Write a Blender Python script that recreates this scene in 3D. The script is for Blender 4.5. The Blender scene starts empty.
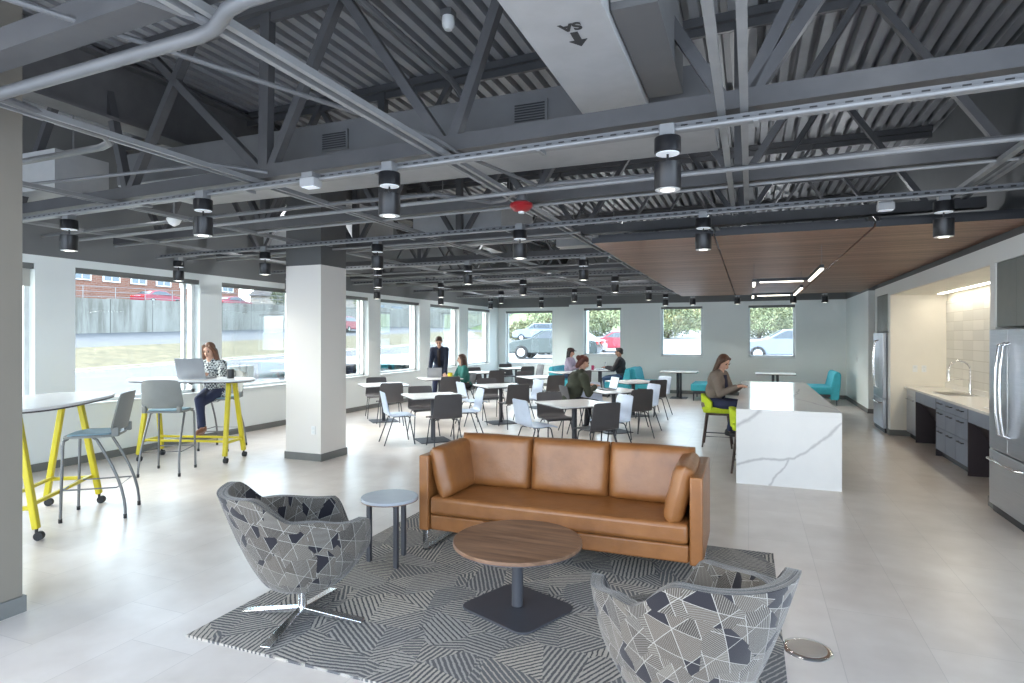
import bpy, bmesh, math, random
from mathutils import Vector, Matrix, noise
random.seed(7)
S = bpy.context.scene
COL = S.collection
PI = math.pi
def V(*a): return Vector(a)
def R(d): return math.radians(d)

# ---------------------------------------------------------------- mesh builder
class MB:
    def __init__(s): s.v = []; s.f = []; s.uv = None
    def add(s, vs, fs):
        o = len(s.v); s.v += [tuple(v) for v in vs]; s.f += [tuple(i+o for i in f) for f in fs]; return s
    def box(s, x0, y0, z0, x1, y1, z1):
        vs = [(x0,y0,z0),(x1,y0,z0),(x1,y1,z0),(x0,y1,z0),(x0,y0,z1),(x1,y0,z1),(x1,y1,z1),(x0,y1,z1)]
        return s.add(vs, [(0,3,2,1),(4,5,6,7),(0,1,5,4),(1,2,6,5),(2,3,7,6),(3,0,4,7)])
    def cbox(s, c, d, rot=None):
        m = rot or Matrix.Identity(3)
        h = [x/2 for x in d]; vs = []
        for z in (-1,1):
            for (x,y) in ((-1,-1),(1,-1),(1,1),(-1,1)): vs.append(V(*c) + m @ V(x*h[0], y*h[1], z*h[2]))
        return s.add(vs, [(0,3,2,1),(4,5,6,7),(0,1,5,4),(1,2,6,5),(2,3,7,6),(3,0,4,7)])
    def bar(s, p0, p1, w, h, up=(0,0,1)):
        p0 = V(*p0); p1 = V(*p1); d = (p1-p0).normalized(); u = V(*up)
        if abs(d.dot(u)) > .97: u = V(0,1,0)
        a = d.cross(u).normalized()*w/2; b = a.cross(d).normalized()*h/2
        vs = [p+x*a+y*b for p in (p0,p1) for (x,y) in ((-1,-1),(1,-1),(1,1),(-1,1))]
        return s.add(vs, [(3,2,1,0),(4,5,6,7),(0,1,5,4),(1,2,6,5),(2,3,7,6),(3,0,4,7)])
    def tube(s, pts, r, n=10, caps=True):
        P = [V(*p) for p in pts]; rs = r if isinstance(r, (list,tuple)) else [r]*len(P)
        vs = []; fs = []; nrm = None
        for i, p in enumerate(P):
            t = ((P[i]-P[i-1]).normalized() if i else V(0,0,0)) + ((P[i+1]-P[i]).normalized() if i < len(P)-1 else V(0,0,0))
            t.normalize()
            if nrm is None:
                nrm = t.cross(V(0,0,1)) if abs(t.z) < .9 else t.cross(V(0,1,0))
            nrm = (nrm - t*nrm.dot(t)).normalized(); b = t.cross(nrm)
            for k in range(n):
                a = 2*PI*k/n; vs.append(p + (nrm*math.cos(a)+b*math.sin(a))*rs[i])
        for i in range(len(P)-1):
            for k in range(n):
                k2 = (k+1) % n; fs.append((i*n+k, i*n+k2, (i+1)*n+k2, (i+1)*n+k))
        if caps: fs.append(tuple(range(n))[::-1]); fs.append(tuple((len(P)-1)*n+k for k in range(n)))
        return s.add(vs, fs)
    def cyl(s, p0, p1, r0, r1=None, n=24): return s.tube([p0,p1], [r0, r0 if r1 is None else r1], n)
    def lathe(s, prof, c=(0,0,0), n=32):
        vs = []; fs = []; m = len(prof)
        for (r, z) in prof:
            for k in range(n):
                a = 2*PI*k/n; vs.append((c[0]+r*math.cos(a), c[1]+r*math.sin(a), c[2]+z))
        for i in range(m-1):
            for k in range(n):
                k2 = (k+1) % n; fs.append((i*n+k, i*n+k2, (i+1)*n+k2, (i+1)*n+k))
        fs.append(tuple(range(n))[::-1]); fs.append(tuple((m-1)*n+k for k in range(n)))
        return s.add(vs, fs)
    def sph(s, c, r, nu=14, nv=9, rot=None):
        if not isinstance(r, (list,tuple)): r = (r,r,r)
        m = rot or Matrix.Identity(3); c = V(*c); vs = [c + m @ V(0,0,-r[2])]
        for j in range(1, nv):
            t = -PI/2 + PI*j/nv
            for k in range(nu):
                a = 2*PI*k/nu; vs.append(c + m @ V(r[0]*math.cos(t)*math.cos(a), r[1]*math.cos(t)*math.sin(a), r[2]*math.sin(t)))
        vs.append(c + m @ V(0,0,r[2])); fs = []
        for k in range(nu): fs.append((0, 1+(k+1)%nu, 1+k))
        for j in range(nv-2):
            for k in range(nu):
                a = 1+j*nu; fs.append((a+k, a+(k+1)%nu, a+nu+(k+1)%nu, a+nu+k))
        L = len(vs)-1; a = 1+(nv-2)*nu
        for k in range(nu): fs.append((a+k, a+(k+1)%nu, L))
        return s.add(vs, fs)
    def cap(s, p0, p1, r0, r1=None, n=12):         # rounded tapered limb
        r1 = r0 if r1 is None else r1
        s.tube([p0,p1], [r0,r1], n); s.sph(p0, r0, n, 8); return s.sph(p1, r1, n, 8)
    def prism(s, poly, z0, z1, ax='z'):
        n = len(poly)
        def P(a, b, t): return {'z':(a,b,t), 'x':(t,a,b), 'y':(a,t,b)}[ax]
        vs = [P(a,b,z0) for a,b in poly] + [P(a,b,z1) for a,b in poly]
        fs = [tuple(range(n))[::-1], tuple(range(n,2*n))] + [(i,(i+1)%n,n+(i+1)%n,n+i) for i in range(n)]
        return s.add(vs, fs)
    def build(s, name, mat, parent=None, loc=(0,0,0), rz=0, bevel=0, seg=2, smooth=True, ang=40, sub=0, fix=True):
        me = bpy.data.meshes.new(name); me.from_pydata(s.v, [], s.f)
        if fix:
            bm = bmesh.new(); bm.from_mesh(me); bmesh.ops.recalc_face_normals(bm, faces=bm.faces); bm.to_mesh(me); bm.free()
        me.update()
        if s.uv:
            lay = me.uv_layers.new(name='UVMap')
            for l in me.loops: lay.data[l.index].uv = s.uv[l.vertex_index]
        for m in (mat if isinstance(mat, list) else [mat]): me.materials.append(m)
        o = bpy.data.objects.new(name, me); COL.objects.link(o)
        o.location = loc; o.rotation_euler = (0,0,rz)
        if parent: o.parent = parent
        if smooth:
            me.polygons.foreach_set('use_smooth', [True]*len(me.polygons)); me.set_sharp_from_angle(angle=R(ang))
        if bevel:
            b = o.modifiers.new('bevel', 'BEVEL'); b.width = bevel; b.segments = seg; b.limit_method = 'ANGLE'; b.angle_limit = R(35)
        if sub:
            b = o.modifiers.new('sub', 'SUBSURF'); b.levels = b.render_levels = sub
        return o
def rrect(w, d, r, n=5, cx=0, cy=0):
    pts = []
    for (sx, sy, a0) in ((1,1,0),(-1,1,90),(-1,-1,180),(1,-1,270)):
        for k in range(n+1):
            a = R(a0+90*k/n); pts.append((cx+sx*(w/2-r)+r*math.cos(a), cy+sy*(d/2-r)+r*math.sin(a)))
    return pts
def circ(r, n=48): return [(r*math.cos(2*PI*k/n), r*math.sin(2*PI*k/n)) for k in range(n)]
def rzm(a): return Matrix.Rotation(a, 3, 'Z')

# ---------------------------------------------------------------- objects
def tag(o, label, cat, group=None, kind=None):
    o['label'] = label; o['category'] = cat
    if group: o['group'] = group
    if kind: o['kind'] = kind
    return o
def thing(name, label, cat, loc=(0,0,0), rz=0, group=None):
    o = bpy.data.objects.new(name, None); COL.objects.link(o); o.empty_display_size = .1
    o.location = loc; o.rotation_euler = (0,0,rz)
    return tag(o, label, cat, group)
def struct(o, kind='structure'):
    o['kind'] = kind; return o
def copy_tree(o, parent=None):
    c = o.copy(); COL.objects.link(c)
    if parent: c.parent = parent
    for ch in KIDS(o): copy_tree(ch, c)
    return c
def KIDS(o): return [x for x in list(COL.objects) if x.parent == o]
def dup(o, loc, rz, label):
    c = copy_tree(o); c.location = loc; c.rotation_euler = (0,0,rz); c['label'] = label; return c
ORD = ['first','second','third','fourth','fifth','sixth','seventh','eighth','ninth','tenth','eleventh','twelfth']

# ---------------------------------------------------------------- materials
def new(name):
    m = bpy.data.materials.new(name); m.use_nodes = True
    return m, m.node_tree, m.node_tree.nodes['Principled BSDF']
def nd(nt, t, ins=None, out=None, **pr):
    n = nt.nodes.new(t)
    for k, v in pr.items(): setattr(n, k, v)
    for k, v in (ins or {}).items():
        if isinstance(v, bpy.types.NodeSocket): nt.links.new(v, n.inputs[k])
        else: n.inputs[k].default_value = v
    return n.outputs[out] if out is not None else n
def ma(nt, op, a, b=0.0, c=None):
    i = {0:a, 1:b}
    if c is not None: i[2] = c
    return nd(nt, 'ShaderNodeMath', i, 0, operation=op)
def vm(nt, op, a, b=(0,0,0), out=0): return nd(nt, 'ShaderNodeVectorMath', {0:a, 1:b}, out, operation=op)
def mixc(nt, f, a, b):
    n = nt.nodes.new('ShaderNodeMix'); n.data_type = 'RGBA'
    for k, v in ((0,f),(6,a),(7,b)):
        if isinstance(v, bpy.types.NodeSocket): nt.links.new(v, n.inputs[k])
        else: n.inputs[k].default_value = (*v, 1) if k else v
    return n.outputs[2]
def ramp(nt, f, stops):
    n = nt.nodes.new('ShaderNodeValToRGB'); nt.links.new(f, n.inputs[0]); e = n.color_ramp.elements
    while len(e) < len(stops): e.new(.5)
    for k, (p, c) in enumerate(stops): e[k].position = p; e[k].color = (*c, 1)
    return n.outputs[0]
def objco(nt): return nt.nodes.new('ShaderNodeTexCoord').outputs['Object']
def mapping(nt, co, sc=(1,1,1), rot=(0,0,0), loc=(0,0,0)): return nd(nt, 'ShaderNodeMapping', {0:co, 1:loc, 2:rot, 3:sc}, 0)
def noi(nt, co, sc, det=4, rough=.55, out=0): return nd(nt, 'ShaderNodeTexNoise', {'Vector':co, 'Scale':sc, 'Detail':det, 'Roughness':rough}, out)
def bump(nt, b, h, st, dist=.01):
    nt.links.new(nd(nt, 'ShaderNodeBump', {'Strength':st, 'Distance':dist, 'Height':h}, 0), b.inputs['Normal'])
def mat(name, c, rough=.5, metal=0, var=.06, vs=6, bmp=0, bs=60, emit=0, spec=.5, coat=0):
    m, nt, b = new(name); co = objco(nt)
    b.inputs['Roughness'].default_value = rough; b.inputs['Metallic'].default_value = metal
    b.inputs['Specular IOR Level'].default_value = spec; b.inputs['Coat Weight'].default_value = coat
    f = noi(nt, co, vs)
    d = tuple(x*(1-var) for x in c); l = tuple(min(1, x*(1+var)) for x in c)
    nt.links.new(ramp(nt, f, [(.3,d),(.7,l)]), b.inputs['Base Color'])
    if bmp: bump(nt, b, noi(nt, co, bs, 3), bmp, .002)
    if emit:
        b.inputs['Emission Color'].default_value = (*c,1); b.inputs['Emission Strength'].default_value = emit
    return m

GREY = (.082,.084,.088)
m_steel = mat('painted_ceiling_steel', (.075,.076,.08), .42, .0, .08)
m_joist = mat('painted_joist', (.072,.072,.076), .45, 0, .1)
m_girder = mat('painted_girder', (.11,.108,.11), .55, 0, .1)
m_strut = mat('galvanised_strut', (.24,.245,.25), .4, .2, .08)
m_pipe = mat('painted_pipe', (.13,.132,.137), .38, .1, .06)
m_duct = mat('duct_paint', (.38,.385,.39), .55, 0, .05)
m_ductd = mat('shaded_dark_duct', (.12,.12,.122), .55, 0, .05)  # collar and grilles; also the duct side, its shade put into the colour
m_black = mat('black_metal', (.012,.013,.017), .45, 0, .1)
m_blackp = mat('black_plastic', (.01,.01,.012), .35)
m_cast = mat('powder_charcoal', (.05,.053,.064), .5, .1)
m_chrome = mat('chrome', (.78,.79,.81), .2, 1, .02)
m_stain = None
m_white = mat('white_enamel', (.78,.79,.78), .35)
m_trim = mat('white_frame', (.70,.73,.73), .4)
m_glow = mat('lamp_diffuser', (1,.95,.86), .5, emit=3.0)
m_disc = mat('lamp_reflector', (.8,.85,.9), .4, emit=.35)
m_led = mat('led_strip', (1,.95,.85), .5, emit=9)
m_base = mat('grey_baseboard', (.16,.165,.16), .5)
m_yellow = mat('yellow_steel', (.60,.50,.015), .4, 0, .03)
m_lime = mat('lime_fabric', (.52,.66,.02), .75, 0, .08, 20, .2, 300)
m_teal = mat('teal_fabric', (.05,.42,.52), .7, 0, .08, 12, .15, 300)
m_darkwood = mat('dark_stained_wood', (.06,.035,.025), .45, 0, .3, 14)
m_stoolgrey = mat('grey_poly_shell', (.20,.21,.205), .5)
m_stoolleg = mat('grey_leg_metal', (.17,.175,.18), .35, .5)
m_pad = mat('pale_blue_pad', (.22,.36,.44), .6)
m_chairdark = mat('charcoal_laminate', (.075,.072,.078), .42)
m_chairlight = mat('pale_blue_laminate', (.52,.60,.74), .32)
m_tabletop = mat('white_laminate', (.74,.75,.76), .22, 0, .02)
m_tabledge = mat('dark_table_edge', (.05,.045,.05), .5)
m_counter = mat('white_quartz', (.80,.79,.76), .18, 0, .03, 30)
m_cab = mat('blue_grey_laminate', (.20,.23,.30), .45, 0, .05)
m_cabup = mat('grey_green_laminate', (.17,.185,.175), .5, 0, .05)
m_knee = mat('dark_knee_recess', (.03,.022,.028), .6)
m_laptop = mat('laptop_aluminium', (.30,.31,.33), .35, .6)
m_screen = mat('laptop_screen', (.75,.85,.95), .3, emit=.7)
m_key = mat('laptop_keys', (.05,.05,.06), .5)
m_rubber = mat('rubber', (.02,.02,.022), .7)

def m_leather_():
    m, nt, b = new('tan_leather'); co = objco(nt)
    f = noi(nt, co, 5, 5)
    nt.links.new(ramp(nt, f, [(.3,(.185,.070,.020)),(.7,(.27,.110,.033))]), b.inputs['Base Color'])
    b.inputs['Roughness'].default_value = .36; b.inputs['Specular IOR Level'].default_value = .55
    h = ma(nt, 'ADD', noi(nt, co, 220, 2), ma(nt, 'MULTIPLY', noi(nt, co, 9, 3), 5.0))
    bump(nt, b, h, .28, .003); return m
m_leather = m_leather_()
m_seam = mat('leather_seam', (.16,.06,.018), .6)

def m_floor_():
    m, nt, b = new('stone_plank_floor'); co = mapping(nt, objco(nt), loc=(.013,.017,.371))
    big = noi(nt, co, 1.3, 4, .55); fine = noi(nt, co, 4.5, 3, .5)
    xy = nd(nt, 'ShaderNodeSeparateXYZ', {0:co})
    col_ = ma(nt, 'FLOOR', ma(nt, 'MULTIPLY', xy.outputs[0], 1/.46)); fx = ma(nt, 'FRACT', ma(nt, 'MULTIPLY', xy.outputs[0], 1/.46))
    yy = ma(nt, 'ADD', ma(nt, 'MULTIPLY', xy.outputs[1], 1/.92), ma(nt, 'MULTIPLY', col_, .37)); fy = ma(nt, 'FRACT', yy)
    line = ma(nt, 'MAXIMUM', ma(nt, 'LESS_THAN', fx, .008), ma(nt, 'LESS_THAN', fy, .004))
    rn = nd(nt, 'ShaderNodeTexWhiteNoise', {'Vector':nd(nt, 'ShaderNodeCombineXYZ', {0:col_, 1:ma(nt, 'FLOOR', yy), 2:0}, 0)}, 0, noise_dimensions='3D')
    f = ma(nt, 'ADD', ma(nt, 'ADD', ma(nt, 'MULTIPLY', big, .55), ma(nt, 'MULTIPLY', fine, .35)), ma(nt, 'MULTIPLY', rn, .10))
    c = ramp(nt, f, [(.2,(.46,.41,.37)),(.5,(.60,.55,.51)),(.8,(.74,.70,.665))])
    nt.links.new(mixc(nt, ma(nt, 'MULTIPLY', line, .4), c, (.28,.26,.24)), b.inputs['Base Color'])
    b.inputs['Roughness'].default_value = .3
    b.inputs['Specular IOR Level'].default_value = .6
    return m
m_floor = m_floor_()

def shards(nt, co2, sc, freq):
    """overlapping cut-paper shards, each ruled with stripes at its own angle: stripe phase, patch colour channels, distance to patch edge"""
    vo = nd(nt, 'ShaderNodeTexVoronoi', {'Vector':mapping(nt, co2, sc=(sc*.33, sc*.33, 0)), 'Scale':1.0}, voronoi_dimensions='2D', distance='CHEBYCHEV')
    v3 = nd(nt, 'ShaderNodeSeparateColor', {0:vo.outputs['Color']}); ids = []; ed = None
    for k, (a, f) in enumerate(((17,.62),(72,.50),(138,.40))):
        a = R(a); t = ma(nt, 'ADD', vm(nt, 'DOT_PRODUCT', co2, (math.cos(a)*sc*f, math.sin(a)*sc*f, 0), 1), ma(nt, 'MULTIPLY', v3.outputs[k], 7.0))
        ids.append(ma(nt, 'FLOOR', t)); r_ = ma(nt, 'FRACT', t)
        e = ma(nt, 'MULTIPLY', ma(nt, 'MINIMUM', r_, ma(nt, 'SUBTRACT', 1.0, r_)), 1/(sc*f)); ed = e if ed is None else ma(nt, 'MINIMUM', ed, e)
    cv = nd(nt, 'ShaderNodeCombineXYZ', {0:ids[0], 1:ids[1], 2:ids[2]}, 0)
    wn = nd(nt, 'ShaderNodeTexWhiteNoise', {'Vector':vm(nt, 'ADD', cv, vm(nt, 'MULTIPLY', vo.outputs['Color'], (9.0,9.0,9.0)))}, 1, noise_dimensions='3D')
    sp = nd(nt, 'ShaderNodeSeparateColor', {0:wn})
    a = ma(nt, 'MULTIPLY', sp.outputs[0], 2*PI)
    xy = nd(nt, 'ShaderNodeSeparateXYZ', {0:co2})
    t = ma(nt, 'ADD', ma(nt, 'MULTIPLY', xy.outputs[0], ma(nt, 'COSINE', a)), ma(nt, 'MULTIPLY', xy.outputs[1], ma(nt, 'SINE', a)))
    return ma(nt, 'FRACT', ma(nt, 'MULTIPLY', t, freq)), sp, ed
def m_rug_():
    m, nt, b = new('patterned_rug'); co = objco(nt)
    wob = noi(nt, co, 30, 3, .6, 1)
    co2 = vm(nt, 'ADD', co, vm(nt, 'MULTIPLY', vm(nt, 'SUBTRACT', wob, (.5,.5,.5)), (.014,.014,0)))
    fr, sp, ed = shards(nt, co2, 5.2, 36)
    tri = ma(nt, 'ABSOLUTE', ma(nt, 'SUBTRACT', fr, .5))
    th = nd(nt, 'ShaderNodeMapRange', {0:sp.outputs[1], 1:0, 2:1, 3:.14, 4:.36}, 0)
    grain = noi(nt, co, 140, 2, .8)
    s_ = nd(nt, 'ShaderNodeMapRange', {0:ma(nt, 'ADD', ma(nt, 'SUBTRACT', tri, th), ma(nt, 'MULTIPLY', ma(nt, 'SUBTRACT', grain, .5), .5)), 1:-.05, 2:.06, 3:0, 4:1}, 0)
    light = mixc(nt, sp.outputs[2], (.52,.475,.41), (.40,.385,.36))
    dark = mixc(nt, sp.outputs[1], (.06,.061,.066), (.15,.15,.155))
    c = mixc(nt, s_, dark, light)
    c = mixc(nt, ma(nt, 'MULTIPLY', grain, .45), c, (.10,.10,.105))
    nt.links.new(c, b.inputs['Base Color']); b.inputs['Roughness'].default_value = .95; b.inputs['Specular IOR Level'].default_value = .1
    bump(nt, b, ma(nt, 'ADD', s_, grain), .5, .006); return m
m_rug = m_rug_()
def m_fabric_():
    m, nt, b = new('patchwork_fabric'); co = nt.nodes.new('ShaderNodeTexCoord').outputs['UV']
    fr, sp, ed = shards(nt, co, 17, 135)
    tri = ma(nt, 'ABSOLUTE', ma(nt, 'SUBTRACT', fr, .5))
    th = nd(nt, 'ShaderNodeMapRange', {0:sp.outputs[1], 1:0, 2:1, 3:.33, 4:.47}, 0)
    s_ = ma(nt, 'GREATER_THAN', tri, th)
    body = mixc(nt, sp.outputs[2], (.040,.033,.029), (.095,.080,.066))
    c = mixc(nt, s_, body, (.22,.21,.19))
    navy = ma(nt, 'GREATER_THAN', sp.outputs[1], .87)
    c = mixc(nt, navy, c, (.012,.011,.016))
    edge = ma(nt, 'LESS_THAN', ed, .0014)
    c = mixc(nt, edge, c, (.27,.26,.24))
    nt.links.new(c, b.inputs['Base Color']); b.inputs['Roughness'].default_value = .85; b.inputs['Specular IOR Level'].default_value = .2
    b.inputs['Sheen Weight'].default_value = .2
    bump(nt, b, noi(nt, objco(nt), 400, 2), .25, .002); return m
m_fabric = m_fabric_()
def m_wood_(name, dark, light, sc, axis='x', rough=.35):
    m, nt, b = new(name); co = objco(nt)
    k = (1, 9, 9) if axis == 'x' else (9, 1, 9)
    f = noi(nt, mapping(nt, co, sc=tuple(sc*x for x in k)), 1.0, 8, .65)
    nt.links.new(ramp(nt, f, [(.3,dark),(.5,tuple((a+c)/2 for a,c in zip(dark,light))),(.72,light)]), b.inputs['Base Color'])
    b.inputs['Roughness'].default_value = rough; bump(nt, b, f, .08, .002); return m
m_walnut = m_wood_('walnut_top', (.085,.045,.026), (.27,.155,.095), 2.2)
def m_slat_():
    m, nt, b = new('walnut_slats'); co = objco(nt)
    xy = nd(nt, 'ShaderNodeSeparateXYZ', {0:co})
    row = ma(nt, 'FLOOR', ma(nt, 'MULTIPLY', xy.outputs[1], 1/.075))
    fr = ma(nt, 'FRACT', ma(nt, 'MULTIPLY', xy.outputs[1], 1/.075))
    gap = ma(nt, 'LESS_THAN', fr, .16)
    rn = nd(nt, 'ShaderNodeTexWhiteNoise', {'W':row}, 0, noise_dimensions='1D')
    co3 = nd(nt, 'ShaderNodeCombineXYZ', {0:ma(nt, 'ADD', xy.outputs[0], ma(nt, 'MULTIPLY', rn, 20.0)), 1:xy.outputs[1], 2:0}, 0)
    f = noi(nt, mapping(nt, co3, sc=(.9,14,1)), 1.0, 6, .6)
    c = ramp(nt, ma(nt, 'ADD', ma(nt, 'MULTIPLY', f, .65), ma(nt, 'MULTIPLY', rn, .3)), [(.3,(.17,.085,.055)),(.55,(.30,.16,.10)),(.75,(.43,.25,.16))])
    c = mixc(nt, gap, c, (.02,.01,.008))
    nt.links.new(c, b.inputs['Base Color']); b.inputs['Roughness'].default_value = .48
    bump(nt, b, ma(nt, 'SUBTRACT', 1.0, gap), .6, .01); return m
m_slat = m_slat_()
def m_wall_():
    m, nt, b = new('two_tone_wall_paint')
    g = nt.nodes.new('ShaderNodeNewGeometry'); z = nd(nt, 'ShaderNodeSeparateXYZ', {0:g.outputs['Position']}).outputs[2]
    up = ma(nt, 'GREATER_THAN', z, 2.735)
    f = noi(nt, g.outputs['Position'], 1.5, 3)
    w = mixc(nt, f, (.76,.80,.79), (.80,.84,.83))
    nt.links.new(mixc(nt, up, w, (.15,.155,.157)), b.inputs['Base Color'])
    b.inputs['Roughness'].default_value = .65; return m
m_wall = m_wall_()
m_wallw = mat('warm_white_paint', (.72,.70,.66), .6, 0, .02, 2)
m_cream = mat('cream_paint', (.80,.76,.67), .6, 0, .03, 2)
def m_col_():
    m, nt, b = new('column_paint')
    g = nt.nodes.new('ShaderNodeNewGeometry'); z = nd(nt, 'ShaderNodeSeparateXYZ', {0:g.outputs['Position']}).outputs[2]
    up = ma(nt, 'GREATER_THAN', z, 2.69)
    nt.links.new(mixc(nt, up, (.74,.71,.67), (.10,.10,.10)), b.inputs['Base Color']); b.inputs['Roughness'].default_value = .6
    bump(nt, b, noi(nt, g.outputs['Position'], 120, 3), .1, .002); return m
m_col = m_col_()
def m_tile_():
    m, nt, b = new('stacked_white_tile'); co = objco(nt)
    br = nd(nt, 'ShaderNodeTexBrick', {'Vector':mapping(nt, co, rot=(PI/2,0,PI/2)), 'Scale':1.0, 'Mortar Size':.004, 'Brick Width':.45, 'Row Height':.15,
            'Color1':(.80,.79,.74,1), 'Color2':(.66,.66,.62,1), 'Mortar':(.55,.53,.48,1)}, 0, offset=.0)
    # object-space y,z tile grid
    xy = nd(nt, 'ShaderNodeSeparateXYZ', {0:co})
    cv = nd(nt, 'ShaderNodeCombineXYZ', {0:xy.outputs[1], 1:xy.outputs[2], 2:0}, 0)
    nt.links.new(cv, br.node.inputs['Vector'])
    nt.links.new(br, b.inputs['Base Color']); b.inputs['Roughness'].default_value = .2; return m
m_tile = m_tile_()
def m_steelb_():
    m, nt, b = new('brushed_stainless'); co = objco(nt)
    f = noi(nt, mapping(nt, co, sc=(1,1,90)), 3, 3)
    nt.links.new(ramp(nt, f, [(.3,(.46,.49,.54)),(.7,(.56,.59,.64))]), b.inputs['Base Color'])
    b.inputs['Metallic'].default_value = .85; b.inputs['Roughness'].default_value = .3; return m
m_stain = m_steelb_()
def m_glass_():
    m = bpy.data.materials.new('window_glass'); m.use_nodes = True; nt = m.node_tree; nt.nodes.clear()
    o = nt.nodes.new('ShaderNodeOutputMaterial'); t = nd(nt, 'ShaderNodeBsdfTransparent', {0:(.95,.98,.97,1)}, 0)
    g = nd(nt, 'ShaderNodeBsdfGlossy', {0:(1,1,1,1), 1:.02}, 0)
    n = noi(nt, objco(nt), 2.0, 2)
    f = nd(nt, 'ShaderNodeFresnel', {0:1.45}, 0)
    nt.links.new(nd(nt, 'ShaderNodeMixShader', {0:ma(nt, 'MULTIPLY', f, ma(nt, 'ADD', ma(nt, 'MULTIPLY', n, .1), .25)), 1:t, 2:g}, 0), o.inputs[0]); return m
m_glass = m_glass_()
def m_marble_():
    m, nt, b = new('veined_white_quartz'); co = objco(nt)
    w = noi(nt, co, 2.6, 5, .6, 1)
    p = vm(nt, 'ADD', co, vm(nt, 'MULTIPLY', vm(nt, 'SUBTRACT', w, (.5,.5,.5)), (.16,.10,.12)))
    s3 = nd(nt, 'ShaderNodeSeparateXYZ', {0:p})
    fr = nd(nt, 'ShaderNodeCombineXYZ', {0:s3.outputs[0], 1:s3.outputs[2], 2:0}, 0)
    tp = nd(nt, 'ShaderNodeCombineXYZ', {0:s3.outputs[0], 1:s3.outputs[1], 2:0}, 0)
    def seg(P, a, c, wd):
        a = (*a,0); c = (*c,0); d = tuple(y-x for x,y in zip(a,c)); L2 = sum(x*x for x in d)
        pa = vm(nt, 'SUBTRACT', P, a)
        t = nd(nt, 'ShaderNodeClamp', {0:ma(nt, 'DIVIDE', vm(nt, 'DOT_PRODUCT', pa, d, 1), L2)}, 0)
        sc = nd(nt, 'ShaderNodeVectorMath', {0:d, 'Scale':t}, 0, operation='SCALE')
        dist = vm(nt, 'LENGTH', vm(nt, 'SUBTRACT', pa, sc), out=1)
        return nd(nt, 'ShaderNodeMapRange', {0:dist, 1:0, 2:wd, 3:1, 4:0}, 0)
    # front face (x, z) and top (x, y), in island coordinates
    vein = None; g_ = nt.nodes.new('ShaderNodeNewGeometry')
    NZ = ma(nt, 'GREATER_THAN', nd(nt, 'ShaderNodeSeparateXYZ', {0:g_.outputs['Normal']}).outputs[2], .5)
    for P, L in ((fr, [((.0,.22),(.28,.31),.022),((.28,.31),(.62,.33),.02),((.62,.33),(.82,.48),.02),((.82,.48),(1.12,.78),.024),((.56,.33),(.36,.0),.018),((-.05,.66),(.13,.74),.03),((.13,.74),(.27,.84),.03)]),
                 (tp, [((.28,.0),(.5,.9),.03),((.5,.9),(.35,2.3),.03),((1.1,.3),(.7,1.6),.02),((.7,1.6),(.9,3.2),.02),((.0,2.9),(.6,4.6),.03)])):
        for (a, c, wd) in L:
            s_ = ma(nt, 'MULTIPLY', seg(P, a, c, wd), ma(nt, 'SUBTRACT', 1.0, NZ) if P == fr else NZ); vein = s_ if vein is None else ma(nt, 'MAXIMUM', vein, s_)
    base = mixc(nt, noi(nt, co, 3, 6), (.84,.84,.84), (.73,.74,.75))
    nt.links.new(mixc(nt, ma(nt, 'MULTIPLY', vein, .8), base, (.42,.42,.44)), b.inputs['Base Color'])
    b.inputs['Roughness'].default_value = .12; return m
m_marble = m_marble_()
# ================================================================ room shell (metres; x right, y into the room, z up)
XL, XR, YN, YB, YBL, ZD = -8.38, 2.25, -1.5, 18.7, 19.9, 4.45
def wall_with_openings(name, axis, at, thick, a0, a1, z1, ops, m):
    mb = MB()
    def bx(a, b, z0, z1_):
        if b-a < 1e-4 or z1_-z0 < 1e-4: return
        t0, t1 = sorted((at, at+thick))
        if axis == 'x': mb.box(t0, a, z0, t1, b, z1_)
        else: mb.box(a, t0, z0, b, t1, z1_)
    prev = a0
    for (o0, o1, s, h) in ops:
        bx(prev, o0, 0, z1); bx(o0, o1, 0, s); bx(o0, o1, h, z1); prev = o1
    bx(prev, a1, 0, z1)
    return struct(mb.build(name, m, smooth=False))
fl = struct(MB().box(-8.8, YN, -.12, 5.2, 20.3, 0).build('floor', m_floor, smooth=False))
LW = [(.5,2.43),(2.93,4.86),(5.35,7.31),(7.75,9.66),(10.08,12.0),(12.5,14.36),(14.96,16.78),(17.4,19.14)]
wall_with_openings('wall_left', 'x', XL, -.28, YN, YBL+.3, ZD, [(a,b,.79,2.63) for a,b in LW], m_wall)
wall_with_openings('wall_back', 'y', YBL, .28, XL, -5.41, ZD, [(-8.1,-6.35,.74,2.61)], m_wall)
BW = [(-4.93,-3.73),(-2.52,-1.31),(-.05,1.19)]
wall_with_openings('wall_back', 'y', YB, .28, -5.41, 2.7, ZD, [(a,b,1.12,2.61) for a,b in BW], m_wall)
struct(MB().box(-5.41, YB+.28, 0, -5.13, YBL+.28, ZD).build('wall_back', m_wall, smooth=False))
wr = struct(MB().box(2.45, 15.4, 0, 2.7, YB+.02, ZD).build('wall_right', m_wall, smooth=False))
struct(MB().box(2.7, 15.4, 0, 5.2, 15.6, ZD).build('wall_right', m_wallw, smooth=False))
struct(MB().box(5.0, 3.2, 0, 5.2, 15.4, ZD).build('wall_right', m_wallw, smooth=False))
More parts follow.
